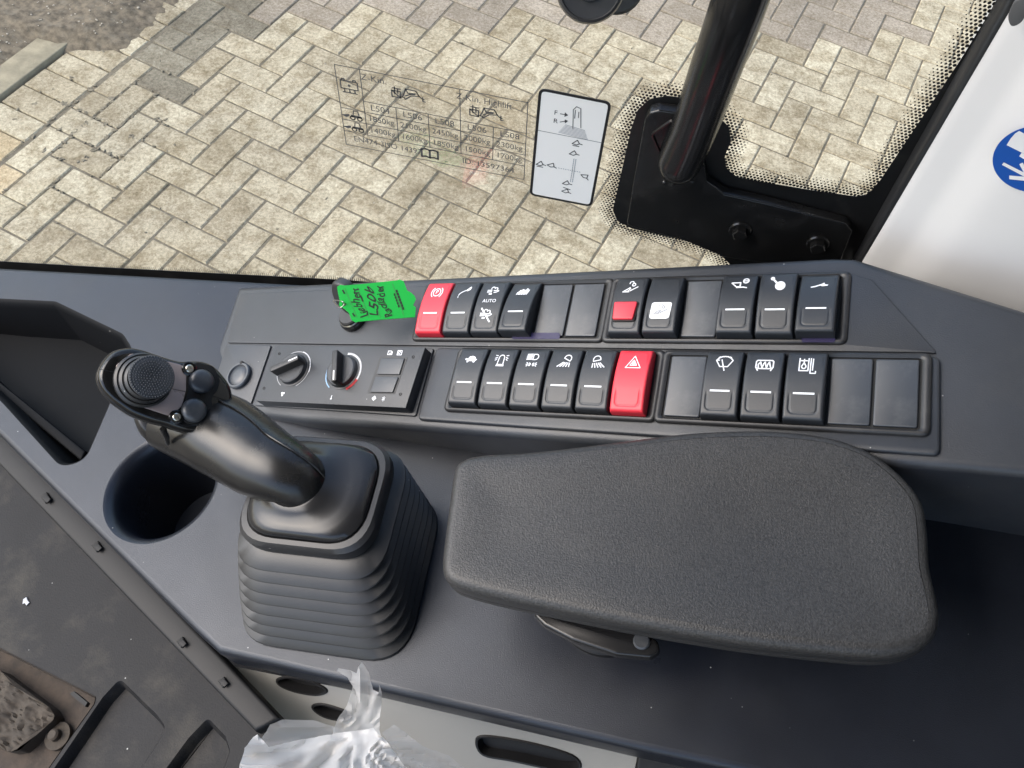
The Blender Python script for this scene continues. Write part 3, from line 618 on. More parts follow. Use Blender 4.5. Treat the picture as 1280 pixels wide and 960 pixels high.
# panel block --------------------------------------
PBM = PLT.M().inverted() @ CON.M()
pout = np.array([(-0.222, -0.094), (-0.10, -0.0945), (0.344, -0.0975), (0.60, -0.105), (0.60, -0.075), (0.385, 0.0), (0.292, 0.0375), (0.278, 0.0385), (0.0, 0.0335), (-0.222, 0.030)])
pout = np.array([(-0.218, -0.088), (-0.10, -0.0945), (0.344, -0.0975), (0.60, -0.105), (0.60, -0.06), (0.385, -0.002), (0.292, 0.0375), (0.278, 0.0385), (0.0, 0.0335), (-0.222, 0.030)])
pout = ccw(pout)
R = [lift(pout, -0.16), lift(pout, -0.007)] + [lift(inset(pout, 0.006 * (1 - math.cos(a))), -0.007 + 0.006 * math.sin(a)) for a in (0.4, 0.8, 1.2, math.pi / 2)]
part("panel_body", loft(R, False), panm, con, PBM, 30)
def plate(name, P, h, r=0.003, b=0.001): part(name, slab(rounded(P, r, 4), -0.002, h, b), panm, con, PBM)
plate("upper_plate", [(-0.208, -0.0275), (0.3345, -0.0293), tuple(CON.at(1172, 442)), tuple(CON.at(1090, 350)), (0.281, 0.0275), (-0.214, 0.0215)], 0.0006, 0.002, 0.0006)
plate("side_plate", [(-0.206, -0.083), (-0.157, -0.0835), (-0.157, -0.0295), (-0.2075, -0.0292)], 0.0006, 0.002, 0.0006)
plate("heater_base", [(-0.153, -0.084), (0.0035, -0.0855), (0.0035, -0.0305), (-0.153, -0.0305)], 0.0006, 0.002, 0.0006)
plate("lower_plate", [(0.0065, -0.0885), (0.3415, -0.0915), (0.3405, -0.0325), (0.300, -0.0325), (0.0065, -0.0305)], 0.0022, 0.004, 0.0016)

# rocker switches --------------------------------
PWD, PHT = 0.0222, 0.0440
def wsurf(s, t, tilt=-0.03, groove=True):
    w = 0.0078 + 0.0030 * (1 - (2 * t / PHT) ** 2) + tilt * t
    r = 0.0014; d = min(PWD / 2 - abs(s), r); w -= r - math.sqrt(max(0, r * r - (r - max(d, 0)) ** 2))
    r = 0.0020; d = min(PHT / 2 - abs(t), r); w -= r - math.sqrt(max(0, r * r - (r - max(d, 0)) ** 2))
    if groove:
        def sdr(x, y, hx, hy, rr): qx, qy = abs(x) - hx + rr, abs(y) - hy + rr; return math.hypot(max(qx, 0), max(qy, 0)) + min(max(qx, qy), 0) - rr
        g = sdr(s, t + 0.0115, 0.0078, 0.0068, 0.0028); k = max(0, min(1, (-0.0062 - t) / 0.004)); w -= k * (0.00042 * math.exp(-(g / 0.00045) ** 2)) ; w -= 0.00008 * k * (1 if g < 0 else 0)
        g = sdr(s, t - 0.0060, 0.0092, 0.0140, 0.003); k = max(0, min(1, (t - 0.010) / 0.006)); w -= k * (0.00028 * math.exp(-(g / 0.0004) ** 2)); w -= 0.00028 * k * (1 if g > 0.0004 else 0)
    return w
def rocker_mesh(tilt):
    xs = np.concatenate([[-PWD / 2, -PWD / 2 + 0.0002, -PWD / 2 + 0.0006, -PWD / 2 + 0.001], np.linspace(-PWD / 2 + 0.0015, PWD / 2 - 0.0015, 47), [PWD / 2 - 0.001, PWD / 2 - 0.0006, PWD / 2 - 0.0002, PWD / 2]])
    ts = np.concatenate([[-PHT / 2, -PHT / 2 + 0.0002, -PHT / 2 + 0.0007, -PHT / 2 + 0.0013], np.linspace(-PHT / 2 + 0.002, PHT / 2 - 0.002, 84), [PHT / 2 - 0.0013, PHT / 2 - 0.0007, PHT / 2 - 0.0002, PHT / 2]])
    V = [(s, t, wsurf(s, t, tilt)) for t in ts for s in xs]; n, m_ = len(xs), len(ts)
    F = [(j * n + i, j * n + i + 1, (j + 1) * n + i + 1, (j + 1) * n + i) for j in range(m_ - 1) for i in range(n - 1)]
    ring = [i for i in range(n)] + [j * n + n - 1 for j in range(1, m_)] + [(m_ - 1) * n + i for i in range(n - 2, -1, -1)] + [j * n for j in range(m_ - 2, 0, -1)]
    b0 = len(V); V += [(V[i][0], V[i][1], -0.001) for i in ring]
    for k in range(len(ring)): k2 = (k + 1) % len(ring); F.append((ring[k2], ring[k], b0 + k, b0 + k2))
    return mesh("rocker", V, F, rockm, 50)
RM = {}
def seg(L): return L
def arc(cx, cy, r, a0, a1, n=10, ry=None): return [(cx + r * math.cos(math.radians(a0 + (a1 - a0) * k / n)), cy + (ry or r) * math.sin(math.radians(a0 + (a1 - a0) * k / n))) for k in range(n + 1)]
def dshape(cx, cy, r, ang):
    P = arc(0, 0, r, 0, 180, 12) + [(-r, -r * .35), (r, -r * .35), (r, 0)]; c, n = math.cos(ang), math.sin(ang); return [(cx + x * c - y * n, cy + x * n + y * c) for x, y in P]
def gridicon():
    L = [[(-.9 + .2 * i, -.15 + .17 * j), (-.82 + .2 * i, -.15 + .17 * j)] for i in range(4) for j in range(3)]
    return join(strokes(L, .13), poly([(-.55, -.55), (-.05, -.55), (-.05, -.35), (-.55, -.35)]), strokes([arc(-.1, .45, .28, 200, 20, 8), arc(.4, .35, .25, 160, -30, 8), [(.55, .2), (.95, .05), (.6, -.15)], [(.2, -.2), (.6, -.15)], [(.1, .1), (.5, .1)]], .13))
ICON = {
 "parking": lambda: join(strokes([arc(0, 0, .62, 0, 360, 24), arc(0, 0, .95, 130, 230, 10), arc(0, 0, .95, -50, 50, 10)], .13), xf(TXT["P"], 0, 0, .95)),
 "grease": lambda: join(poly([(.25, .25), (.45, .05), (.95, .3), (1.0, .75), (.85, .85)]), strokes([[(.4, .2), (.1, .15), (-.3, -.05), (-.65, -.3), (-.8, -.6)], [(-.8, -.8), (-.8, -.95)]], .12)),
 "regen": gridicon,
 "regen_off": lambda: join(gridicon(), strokes([[(-.9, .9), (.8, -.95)]], .22)),
 "roller": lambda: poly([(-1, -.55), (-.9, -.1), (-.65, .1), (-.6, .3), (-.3, .3), (-.25, .45), (.0, .45), (.05, .3), (.35, .35), (.4, .6), (.6, .6), (.62, .35), (.95, .35), (.85, -.1), (.7, -.55), (.5, -.45), (.3, -.55), (.1, -.45), (-.1, -.55), (-.3, -.45), (-.5, -.55), (-.75, -.45)]),
 "turtle": lambda: join(poly([(-1, 0), (-.8, .15), (-.55, .05), (-.35, .4), (.1, .5), (.55, .35), (.8, 0), (1, -.05), (.8, -.15), (.7, -.3), (.6, -.5), (.4, -.5), (.35, -.3), (-.3, -.3), (-.4, -.5), (-.62, -.5), (-.6, -.2), (-.85, -.15)])),
 "beacon": lambda: join(strokes([[(-.45, -.6), (-.4, .3)] + arc(0, .3, .4, 180, 0, 8) + [(.45, -.6)]], .13), poly([(-.62, -.95), (.62, -.95), (.55, -.65), (-.55, -.65)]), strokes([[(-.65, .35), (-1, .2)], [(-.65, .6), (-1, .65)], [(-.7, .1), (-.95, -.1)], [(.65, .35), (1, .2)], [(.65, .6), (1, .65)], [(.7, .1), (.95, -.1)]], .11)),
 "headlight": lambda: join(strokes([[(.0, .9), (.35, .9)] + arc(.35, .5, .4, 90, -90, 10) + [(.0, .1), (.0, .9)]], .13), strokes([[(-.95, .88 - .19 * k), (-.15, .92 - .19 * k)] for k in range(5)], .12), strokes([arc(.35, -.6, .2, 90, 270, 6), [(.35, -.4), (.35, -.8)], [(.55, -.6), (.8, -.6)], [(.55, -.45), (.75, -.35)], [(.55, -.75), (.75, -.85)], arc(-.35, -.6, .2, 90, -90, 6), [(-.35, -.4), (-.35, -.8)], [(-.55, -.6), (-.8, -.6)], [(-.55, -.45), (-.75, -.35)], [(-.55, -.75), (-.75, -.85)]], .11)),
 "work_front": lambda: join(strokes([dshape(.35, .35, .5, -.45)], .13), strokes([[(-.15 + .22 * k, -.2 - .10 * k * .2), (-.95 + .42 * k, -.8)] for k in range(5)], .14)),
 "work_rear": lambda: join(strokes([dshape(-.3, .3, .5, .25)], .13), strokes([[(-.75 + .24 * k, -.3 + .03 * k), (-.75 + .42 * k, -.85 + .02 * k)] for k in range(5)], .14)),
 "hazard": lambda: strokes([[(-1, -.75), (1, -.75), (0, .85), (-1, -.75)], [(-.45, -.42), (.45, -.42), (0, .3), (-.45, -.42)], [(-.15, -.25), (.15, -.25), (0, .05), (-.15, -.25)]], .11),
 "bucket_lock": lambda: join(strokes([[(-1, -.6), (-.3, -.5), (0, -.1), (-.1, .05), (-1, -.6)], [(0, -.45), (.4, -.2), (1, .15)], arc(.35, .5, .22, 0, 360, 12), arc(.0, .75, .28, 200, 20, 8)], .14), strokes([[(-.9, -.6), (-.1, -.6)]], .12)),
 "bucket": lambda: join(strokes([[(-1, .45), (.1, .5), (.1, -.1), (-.35, -.15), (-1, .45)], [(-.3, -.25), (.5, -.2), (.95, -.3)], arc(.75, .75, .33, 0, 360, 14), [(.55, .75), (.95, .75)]], .16)),
 "trailer": lambda: join(poly(circ(.25, -.2, .62, 24), circ(-.75, .85, .26, 14)), strokes([[(-.75, .85), (-.1, .1)]], .24)),
 "boom": lambda: join(poly([(-1, -.25), (-.4, -.1), (.3, .2), (.5, .35), (.6, .25), (.55, .1), (1, .05), (.95, -.15), (.3, -.2), (.1, -.1), (-.5, -.35), (-.95, -.4)])),
 "wiper": lambda: join(strokes([[(-1, .45), (-.5, -.35), (.45, -.35), (1, .45)] + arc(0, -.2, 1.2, 33, 147, 10)[0:], [(-1, .45), (-.62, .5)], [(-.35, .55), (.1, -.85)]], .13), strokes([[(-.75, .85), (-.55, .95)], [(-.35, 1.0), (-.1, .95)], [(.1, .95), (.35, 1.0)], [(.55, .95), (.75, .85)], [(-.85, .6), (-.75, .8)], [(.85, .6), (.75, .8)]], .12)),
 "heater": lambda: strokes([[(-1, .4), (-.85, .55), (.85, .55), (1, .4), (1, -.35), (.85, -.5), (-.85, -.5), (-1, -.35), (-1, .4)], [(-.7, -.45), (-.75, .0), (-.5, .35), (-.4, -.05), (-.25, -.4), (-.15, .05), (.02, .35), (.12, -.05), (.25, -.4), (.35, .05), (.52, .35), (.62, -.05), (.75, -.4)], [(-.9, -.5), (-.75, -.75)], [(.9, -.5), (.75, -.75)]], .15),
 "oil": lambda: join(strokes([[(-.85, .9), (-.85, -.65), (.15, -.65), (.15, .9)], [(-.7, .6), (0, .6)], [(-.35, .8), (-.35, .45)], arc(-.35, -.15, .24, -200, 20, 10) + [(-.35, .35), (-.57, -.07)]], .14), strokes([[(.4, .9), (.4, -.95), (1, -.95), (1, -.7)], [(.65, .85), (.65, -.6)]], .13)),
}
FS = {0: (0.0, 0.0), 1: (0.15347, 0.0), 2: (None, -0.0565), 3: (0.19888, -0.0565)}
h_ = CON.at(790, 478, 0.009); FS[2] = (h_[0] - 5 * 0.024, -0.0565)
def slot(fr, k): s, t = FS[fr]; return s + k * 0.024, t
frame_lab = {0: "black six-slot switch housing, upper left of the panel beside the key", 1: "black six-slot switch housing, upper right of the panel", 2: "black six-slot switch housing ending at the red hazard switch", 3: "black six-slot switch housing with two blanks at its right end"}
for fr in range(4):
    s0, t0 = FS[fr]; hb = 0.0 if fr < 2 else 0.0022
    th = thing("switch_housing", frame_lab[fr], "switch housing", CON.M(s0 + 0.06, t0, hb), "switch housings on the panel")
    hw, hh = 0.0778, 0.0252; O_ = rounded([(-hw, -hh), (hw, -hh), (hw, hh), (-hw, hh)], 0.005, 6); I_ = rounded([(-hw + .0052, -hh + .0035), (hw - .0052, -hh + .0035), (hw - .0052, hh - .0035), (-hw + .0052, hh - .0035)], 0.002, 6)
    # matching loops: outer ring -> crest -> inner ring
    part("bezel", loft([lift(O_, -0.001), lift(O_, 0.0015), lift(inset(O_, 0.001), 0.0027), lift(inset(O_, 0.0022), 0.0030), lift(inset(I_, -0.001), 0.0026), lift(I_, 0.0018), lift(I_, -0.0015)], False, False), framem, th, None, 40)
    part("well", lathe([(0.001, 0), (0.001, 0.0001)]) if False else ([(-hw + .004, -hh + .003, 0.0008), (hw - .004, -hh + .003, 0.0008), (hw - .004, hh - .003, 0.0008), (-hw + .004, hh - .003, 0.0008)], [(0, 1, 2, 3)]), holem, th, None, 0)
blank_lab = {(0, 4): "blank switch cover right of the roller brush switch", (0, 5): "blank switch cover at the right end of the upper left frame", (1, 2): "dusty blank switch cover between the white button switch and bucket switch",
             (3, 0): "smudged blank switch cover left of the wiper switch", (3, 4): "blank switch cover right of the oil tank switch", (3, 5): "blank switch cover at the far right end of the lower row"}
bl_me = mesh("cover", *slab(rounded([(-0.0112, -0.0206), (0.0112, -0.0206), (0.0112, 0.0206), (-0.0112, 0.0206)], 0.0012, 3), 0.0, 0.0026, 0.0006), blankm, 30)
for (fr, k), lab in blank_lab.items():
    s, t = slot(fr, k); th = thing("blank_cover", lab, "blank cover", CON.M(s, t, 0.0 if fr < 2 else 0.0022), "blank switch covers"); part("cover", bl_me, blankm, th)
SW = [(0, 0, "parking", "red", -0.03, "red rocker switch with white parking brake symbol", 1), (0, 1, "grease", None, -0.03, "black rocker switch with white oil can symbol", 1),
      (0, 2, "regen", None, -0.06, "black rocker switch reading AUTO between two exhaust symbols", 0), (0, 3, "roller", None, -0.20, "tilted black rocker switch with solid white toothed symbol", 1),
      (1, 0, "bucket_lock", None, -0.05, "black rocker switch with small red locking slider", 2), (1, 1, None, None, -0.10, "black rocker switch with white square button area", 3),
      (1, 3, "bucket", None, -0.10, "black rocker switch with white bucket and lock symbol", 1), (1, 4, "trailer", None, -0.03, "black rocker switch with white ball and stalk symbol", 1), (1, 5, "boom", None, -0.20, "tilted black rocker switch with white boom symbol by painted blue reflection", 1),
      (2, 0, "turtle", None, -0.03, "black rocker switch with white turtle symbol", 1), (2, 1, "beacon", None, -0.03, "black rocker switch with white beacon lamp symbol", 1), (2, 2, "headlight", None, -0.03, "black rocker switch with headlamp and sidelight symbols", 1),
      (2, 3, "work_front", None, -0.03, "black rocker switch with work lamp beaming down left", 1), (2, 4, "work_rear", None, -0.03, "black rocker switch with work lamp beaming down right", 1), (2, 5, "hazard", "red", -0.03, "large red rocker switch with white hazard triangle", 0),
      (3, 1, "wiper", None, -0.03, "black rocker switch with white wiper and washer symbol", 1), (3, 2, "heater", None, -0.03, "black rocker switch with white heated window symbol", 1), (3, 3, "oil", None, -0.03, "black rocker switch with white oil tank symbol", 1)]
for fr, k, icn, colr, tilt, lab, bar in SW:
    s, t = slot(fr, k); hb = 0.001 if fr < 2 else 0.0032
    if tilt not in RM: RM[tilt] = rocker_mesh(tilt)
    th = thing("rocker_switch", lab, "switch", CON.M(s, t, hb), "rocker switches on the panel")
    part("rocker", RM[tilt], redm if colr else rockm, th)
    up = lambda x, y: (x, y, wsurf(x, y, tilt, False) + 0.00022)
    sc = 0.0050
    if icn: part("symbol", onto(xf(ICON[icn](), 0.0004, 0.0118, sc, 0, 0.0056), up), whitem, th, None, 0)
    if icn == "regen":
        part("symbol", onto(xf(ICON["regen_off"](), 0, -0.0085, sc, 0, 0.0058), up), whitem, th, None, 0); part("lettering", onto(text("AUTO", 0, 0.0030, 0.0040), up), whitem, th, None, 0)
    if bar == 1: part("indicator_bar", onto(strokes([[(-0.0056, -0.0066), (0.0056, -0.0066)]], 0.00115, 0.002), lambda x, y: (x, y, wsurf(x, y, tilt, False) + 0.0003)), whitem, th, None, 0)
    if bar == 2:
        lk = rounded([(-0.0075, -0.0135), (0.0065, -0.0135), (0.0078, -0.0005), (-0.0082, -0.0005)], 0.0012, 3); w0 = wsurf(0, -0.008, tilt, False)
        part("lock_recess", slab(inset(ccw(lk), -0.0011), w0 - 0.002, w0 + 0.0004, 0.0003), holem, th); part("lock_slider", slab(lk, w0 - 0.001, w0 + 0.0022, 0.0006), redm, th, label="red locking slider")
    if bar == 3:
        lk = rounded([(-0.0068, -0.0128), (0.0064, -0.0128), (0.0072, -0.0005), (-0.0064, -0.0005)], 0.002, 4); gg = sheet(lk, []); part("button_area", onto(gg, lambda x, y: (x, y, wsurf(x, y, tilt, False) + 0.0003)), whitem, th, None, 0, label="white square button area")
        part("symbol", onto(xf(ICON["bucket_lock"](), 0.0002, -0.0065, 0.0045), lambda x, y: (x, y, wsurf(x, y, tilt, False) + 0.0005)), greym, th, None, 0)
# purple reflections in two switch wells, painted as flat patches
bsm = mat("reflection_purple", (0.014, 0.010, 0.055, 1), 0.45)
for nm, (a, b, c_, d_), lab in (("painted_reflection", (640, 700, 416, 424), "painted purple reflection below the toothed symbol switch"), ("painted_reflection", (1002, 1044, 421, 428), "painted purple reflection below the boom symbol switch")):
    P = [CON.at(a, c_, 0.003), CON.at(b, c_, 0.003), CON.at(b, d_, 0.003), CON.at(a, d_, 0.003)]; o_ = thing("painted_reflection", lab, "painted reflection", CON.M()); part("reflection", slab(rounded(P, 0.0015, 3), 0.0028, 0.0033, 0), bsm, o_, None, 0)

# heater control ------------------------------------
HW = 0.0105
hv = thing("heater_control", "flat heater control plate with two dials left of the switches", "heater control", CON.M())
hq = CON.pts([(346, 431.8), (531.5, 434), (507, 510), (319.5, 501)], HW); part("face_plate", slab(rounded(hq, 0.0006, 2), 0.0, HW, 0.0004), panm, hv)
def hc(x, y): return CON.at(300 + x / 5.333, 420 + y / 5.333, HW)
def dial(cx, cy, a, b):
    c = np.array(hc(cx, cy)); p, q_ = np.array(hc(*a)), np.array(hc(*b)); an = math.atan2(*(q_ - p)[::-1]); r = 0.0132
    d_ = part("dial", lathe([(r + 0.0012, HW - 0.001), (r + 0.0012, HW + 0.0004), (r, HW + 0.0006), (r - 0.0006, HW + 0.0042), (r - 0.0016, HW + 0.0048)], c[0], c[1], 40), panm, hv, None, 30)
    bar = np.array([(-r * 1.02, -0.0024), (r * 1.02, -0.0024), (r * 1.02, 0.0024), (-r * 1.02, 0.0024)]); ca, sa = math.cos(an), math.sin(an); bar = bar @ np.array([[ca, sa], [-sa, ca]]) + c
    part("dial_grip", slab(rounded(bar, 0.0012, 3), HW + 0.003, HW + 0.0125, 0.0009), framem, d_)
    mk = np.array([(0.35 * r, 0), (0.92 * r, 0)]) @ np.array([[ca, sa], [-sa, ca]]) + c; return c, r, an, d_, mk
c1, r1, an1, d1, mk1 = dial(358, 225, (225, 300), (475, 190)); part("pointer_mark", onto(strokes([mk1 + 0.0], 0.0011), lambda x, y: (x, y, HW + 0.0127)), whitem, d1, None, 0)
c2, r2, an2, d2, mk2 = dial(690, 242, (675, 110), (665, 365)); part("pointer_mark", onto(strokes([mk2], 0.0011), lambda x, y: (x, y, HW + 0.0127)), whitem, d2, None, 0)
def ring(c, r, a0, a1, wd): return onto(strokes([arc(c[0], c[1], r, a0, a1, 40)], wd), lambda x, y: (x, y, HW + 0.0003))
part("dial_scale", ring(c1, 0.0158, -60, 240, 0.0006), greym, hv, None, 0); part("dial_scale", ring(c1, 0.0160, -5, 75, 0.0009), whitem, hv, None, 0); part("dial_scale", ring(c2, 0.0158, 130, 235, 0.0009), bluep, hv, None, 0, label="pale blue scale arc")
part("dial_scale", ring(c2, 0.0156, -20, 92, 0.0017), whitem, hv, None, 0, label="broad white scale arc"); part("dial_scale", ring(c2, 0.0156, -60, -22, 0.0021), redp, hv, None, 0, label="red scale arc")
bq = [hc(*p) for p in ((935, 138), (1118, 142), (1032, 388), (848, 382))]; part("button_frame", slab(rounded(bq, 0.0008, 2), HW - 0.001, HW + 0.0002, 0), greym if False else framem, hv)
for L_ in (((945, 152), (1101, 152), (1067, 260), (916, 258)), ((908, 275), (1060, 278), (1022, 380), (873, 378))): part("button", slab(rounded([hc(*p) for p in L_], 0.0006, 2), HW, HW + 0.0012, 0.0004), blankm, hv)
for p in ((262, 118), (160, 348), (1155, 140), (1070, 388)): c = hc(*p); part("screw", lathe([(0.0012, HW), (0.0012, HW + 0.0003), (0.0007, HW + 0.0003), (0.0006, HW - 0.0004)], c[0], c[1], 14), holem, hv, None, 0)
icx = []
for (x, y, kind) in ((1003, 110, 0), (1066, 112, 1), (895, 416, 2), (958, 420, 3), (285, 388, 4), (612, 405, 5)):
    c = hc(x, y); s = 0.0019
    g = {0: strokes([[(-1, -1), (-1, .6), (.4, .6), (1, .1), (1, -1), (-1, -1)], [(-.4, -.4), (.5, -.4), (.5, .2)]], .3), 1: strokes([[(-1, -1), (-1, .9), (1, .9), (1, -1), (-1, -1)], arc(0, 0, .5, 0, 300, 8)], .3), 2: strokes([arc(0, 0, .75, 0, 360, 10), [(-1, 0), (1, 0)], [(0, -1), (0, 1)]], .3), 3: strokes([[(0, -1), (0, 1)], [(-.6, .5), (.6, -.5)], [(-.6, -.5), (.6, .5)]], .25), 4: join(poly(circ(-.4, .4, .5, 8), circ(.5, .4, .45, 8), circ(.0, -.5, .5, 8))), 5: strokes([[(0, -1), (0, .5)], arc(0, -.9, .3, 0, 360, 8)], .35)}[kind]
    icx.append(xf(g, c[0], c[1], s))
for g in icx: part("pictogram", onto(g, lambda x, y: (x, y, HW + 0.0003)), whitem, hv, None, 0)
# round socket cover behind the joystick
sc_ = CON.at(299, 470, 0.002); skt = thing("socket_cover", "round grey socket cover half hidden behind the joystick head", "socket cover", CON.M())
part("cover_ring", lathe([(0.0118, 0.0), (0.0118, 0.0035), (0.0110, 0.0045), (0.0096, 0.0045), (0.0090, 0.0030), (0.0088, 0.0028), (0.0070, 0.0040), (0.0040, 0.0046)], sc_[0], sc_[1], 36), blankm, skt, None, 30)
nc = CON.at(303, 454, 0.003); part("latch_tab", slab(circ(nc[0], nc[1], 0.0016, 12), 0.0, 0.0048, 0.0005), holem, skt)

# ignition lock, key and tag --------------------------
lc = CON.at(441, 397, 0.003)
lock = thing("ignition_lock", "round black ignition lock below the green key tag", "ignition lock", CON.M(lc[0], lc[1], 0))
part("lock_collar", lathe([(0.0118, -0.001), (0.0118, 0.004), (0.0108, 0.0055), (0.0095, 0.0055)], 0, 0, 36, False, False), capm, lock, None, 30); part("lock_barrel", lathe([(0.0096, 0.003), (0.0096, 0.0085), (0.0086, 0.0095)], 0, 0, 36), framem, lock, None, 30)
part("lock_ring", lathe([(0.0100, 0.0050), (0.0105, 0.0062), (0.0098, 0.0070)], 0, 0, 36, False, False), steel, lock, None, 40)
key = thing("ignition_key", "black oval ignition key standing in the lock", "key", CON.M(lc[0] - 0.002, lc[1] - 0.001, -0.002))
ky = np.array([0.16, 0.42, 0.89]); ky /= np.linalg.norm(ky); kx = np.array([0.95, -0.30, 0.0]); kx -= ky * (kx @ ky); kx /= np.linalg.norm(kx); kz = np.cross(kx, ky); KFm = Matrix([[kx[i] * 0.92, ky[i] * 0.98, kz[i], 0] for i in range(3)] + [[0, 0, 0, 1]])
part("key_bow", slab(spline([(0.0, 0.010), (0.0115, 0.017), (0.0135, 0.027), (0.0090, 0.038), (0.0, 0.0405), (-0.0090, 0.038), (-0.0135, 0.027), (-0.0115, 0.017)], 6), -0.0042, 0.0042, 0.0028, 4), rubm, key, KFm)
part("key_blade", slab([(-0.0042, 0.0), (0.0042, 0.0), (0.0042, 0.013), (-0.0042, 0.013)], -0.001, 0.001, 0.0003), steel, key, KFm)
# tag
t0 = CON.at(425, 372, 0.046); t1_ = CON.at(515, 385, 0.0155)
pA = CON.o + CON.R @ np.array([t0[0], t0[1], 0.046]); pB = CON.o + CON.R @ np.array([t1_[0], t1_[1], 0.0135])
tgx = pB - pA; TAG = Frame(pA, gs([tgx, CON.R @ np.array([0.0, 1, 0.10]), (0, 0, 0)]))
tg = thing("key_tag", "bright green handwritten plastic tag hanging on the key", "key tag", TAG.M())
def tc_(L): return TAG.pts([(395 + x / 9.14, 335 + y / 9.14) for x, y in L])
TO = tc_([(240, 215), (278, 192), (330, 200), (640, 172), (930, 140), (950, 130), (1000, 150), (1022, 205), (1042, 258), (1085, 280), (1125, 315), (1142, 355), (1110, 425), (1140, 450), (1132, 560), (740, 590), (480, 612), (455, 622), (405, 592), (372, 505), (320, 462), (262, 425), (272, 372), (252, 285)])
hole = circ(*tc_([(322, 415)])[0], 0.0014, 12)
tgs = sheet(TO, [hole]); tgb = ([(p[0], p[1], -0.0008) for p in tgs[0]], [tuple(reversed(f)) for f in tgs[1]]); part("tag_plate", join(tgs, tgb, loft([lift(ccw(TO), -0.0008), lift(ccw(TO), 0)], False, False)), greenm, tg, None, 30)
ho = np.linalg.norm(tc_([(322, 415)])[0] - tc_([(322, 425)])[0]) / 10
def hand(s, b0, b1, hgt, sx=1.0):
    a, b = tc_([b0])[0], tc_([b1])[0]; d = b - a; n_ = TXT[s]; xs = [v[0] for v in n_[0]]; wd = max(xs) - min(xs); L_ = np.linalg.norm(d); an = math.atan2(d[1], d[0]); mid = (a + b) / 2; sz = hgt * ho
    return text(s, mid[0], mid[1], sz, an, L_ / wd / sz, 0.25)
wr = [hand("Liebherr", (545, 560), (420, 235), 125), hand("L506", (690, 545), (585, 230), 120), hand("Radlader", (825, 560), (700, 205), 120)]
def thick(g): return onto(g, lambda x, y: (x, y, 0.0002))
part("handwriting", join(*[onto(([p + np.array(o_) for p in g[0]], g[1]), lambda x, y, z_=z_: (x, y, z_)) for g in wr for o_, z_ in (((0, 0), 0.0002), ((0.00018, 0.0001), 0.00023), ((-0.00012, 0.0002), 0.00026))]), inkm, tg, None, 0)
pl = [tc_([(330, 235), (470, 570)]), tc_([(470, 220), (610, 570)]), tc_([(600, 200), (735, 565)]), tc_([(872, 180), (1000, 535)])]
part("printed_lines", thick(strokes(pl, 0.00022)), dinkm, tg, None, 0)
part("printed_text", thick(join(strokes([tc_([(920 + 12 * k, 255 + 33 * k), (925 + 12 * k, 275 + 33 * k)]) for k in range(7)], 0.0014), strokes([tc_([(895 + 12 * k, 295 + 33 * k), (899 + 12 * k, 315 + 33 * k)]) for k in range(5)], 0.0012), strokes([tc_([(305, 255), (325, 290)]), tc_([(420, 520), (440, 550)]), tc_([(510, 320), (535, 380)])], 0.0012))), inkm, tg, None, 0, kind="stuff")
h0 = tc_([(322, 415)])[0]; hk = TAG.R.T @ (CON.o + CON.R @ np.array([lc[0], lc[1], 0.030]) - TAG.o)
lp = spline([(h0[0], h0[1], 0.0), (h0[0] - 0.002, h0[1] + 0.001, 0.003), (hk[0], hk[1], hk[2] + 0.001), (h0[0] - 0.003, h0[1] - 0.002, -0.003)], 8); lp = np.vstack([lp, lp[:1]])
part("wire_ring", sweep(lp, [0.0005] * len(lp), 8), steel, tg, None, 60)

# ================================================================== JOYSTICK
jo = thing("joystick", "black joystick lever with ribbed rubber gaiter left of the armrest", "joystick", PLT.M())
def rr_(cx, cy, hx, hy, r, n=8, rot=0.0):
    P = rounded([(-hx, -hy), (hx, -hy), (hx, hy), (-hx, hy)], r, n); c, s = math.cos(rot), math.sin(rot); return P @ np.array([[c, s], [-s, c]]) + np.array([cx, cy])
NF = 8; Rg = []
B = (0.1225, -0.1155, 0.0590, 0.0555); Tp = (0.124, -0.092, 0.0462, 0.0392); GH = 0.066
for k in range(NF):
    for (f, ex) in ((0.0, -0.0070), (0.05, -0.0070), (0.09, 0.0030), (0.13, 0.0048), (0.24, 0.0048), (0.84, -0.0010), (0.93, -0.0035)):
        u = (k + f) / NF; e = 1 - (1 - u) ** 0.9
        cx, cy, hx, hy = [B[i] + (Tp[i] - B[i]) * e for i in range(4)]; Rg.append(lift(rr_(cx, cy, hx + ex, hy + ex, 0.031 - 0.004 * u, 8, 0.03), GH * (u ** 0.92)))
Rg = [lift(rr_(B[0], B[1], B[2] + 0.004, B[3] + 0.004, 0.031, 8, 0.03), 0.0), lift(rr_(B[0], B[1], B[2] + 0.0035, B[3] + 0.0035, 0.031, 8, 0.03), 0.002)] + Rg
Rg.append(lift(rr_(Tp[0], Tp[1], Tp[2], Tp[3], 0.026, 8, 0.03), GH + 0.001))
part("gaiter", loft(Rg, False), rubm, jo, None, 35)
CXY = (0.124, -0.0915)
col = [lift(rr_(*CXY, 0.0452 + a, 0.0382 + a, 0.025, 8, 0.03), GH + w) for a, w in ((0.0, 0.0), (0.0015, 0.002), (0.0015, 0.010), (-0.0005, 0.013), (-0.0035, 0.0135), (-0.0042, 0.0128))]
part("cap_collar", loft(col, False, False), rubm, jo, None, 35)
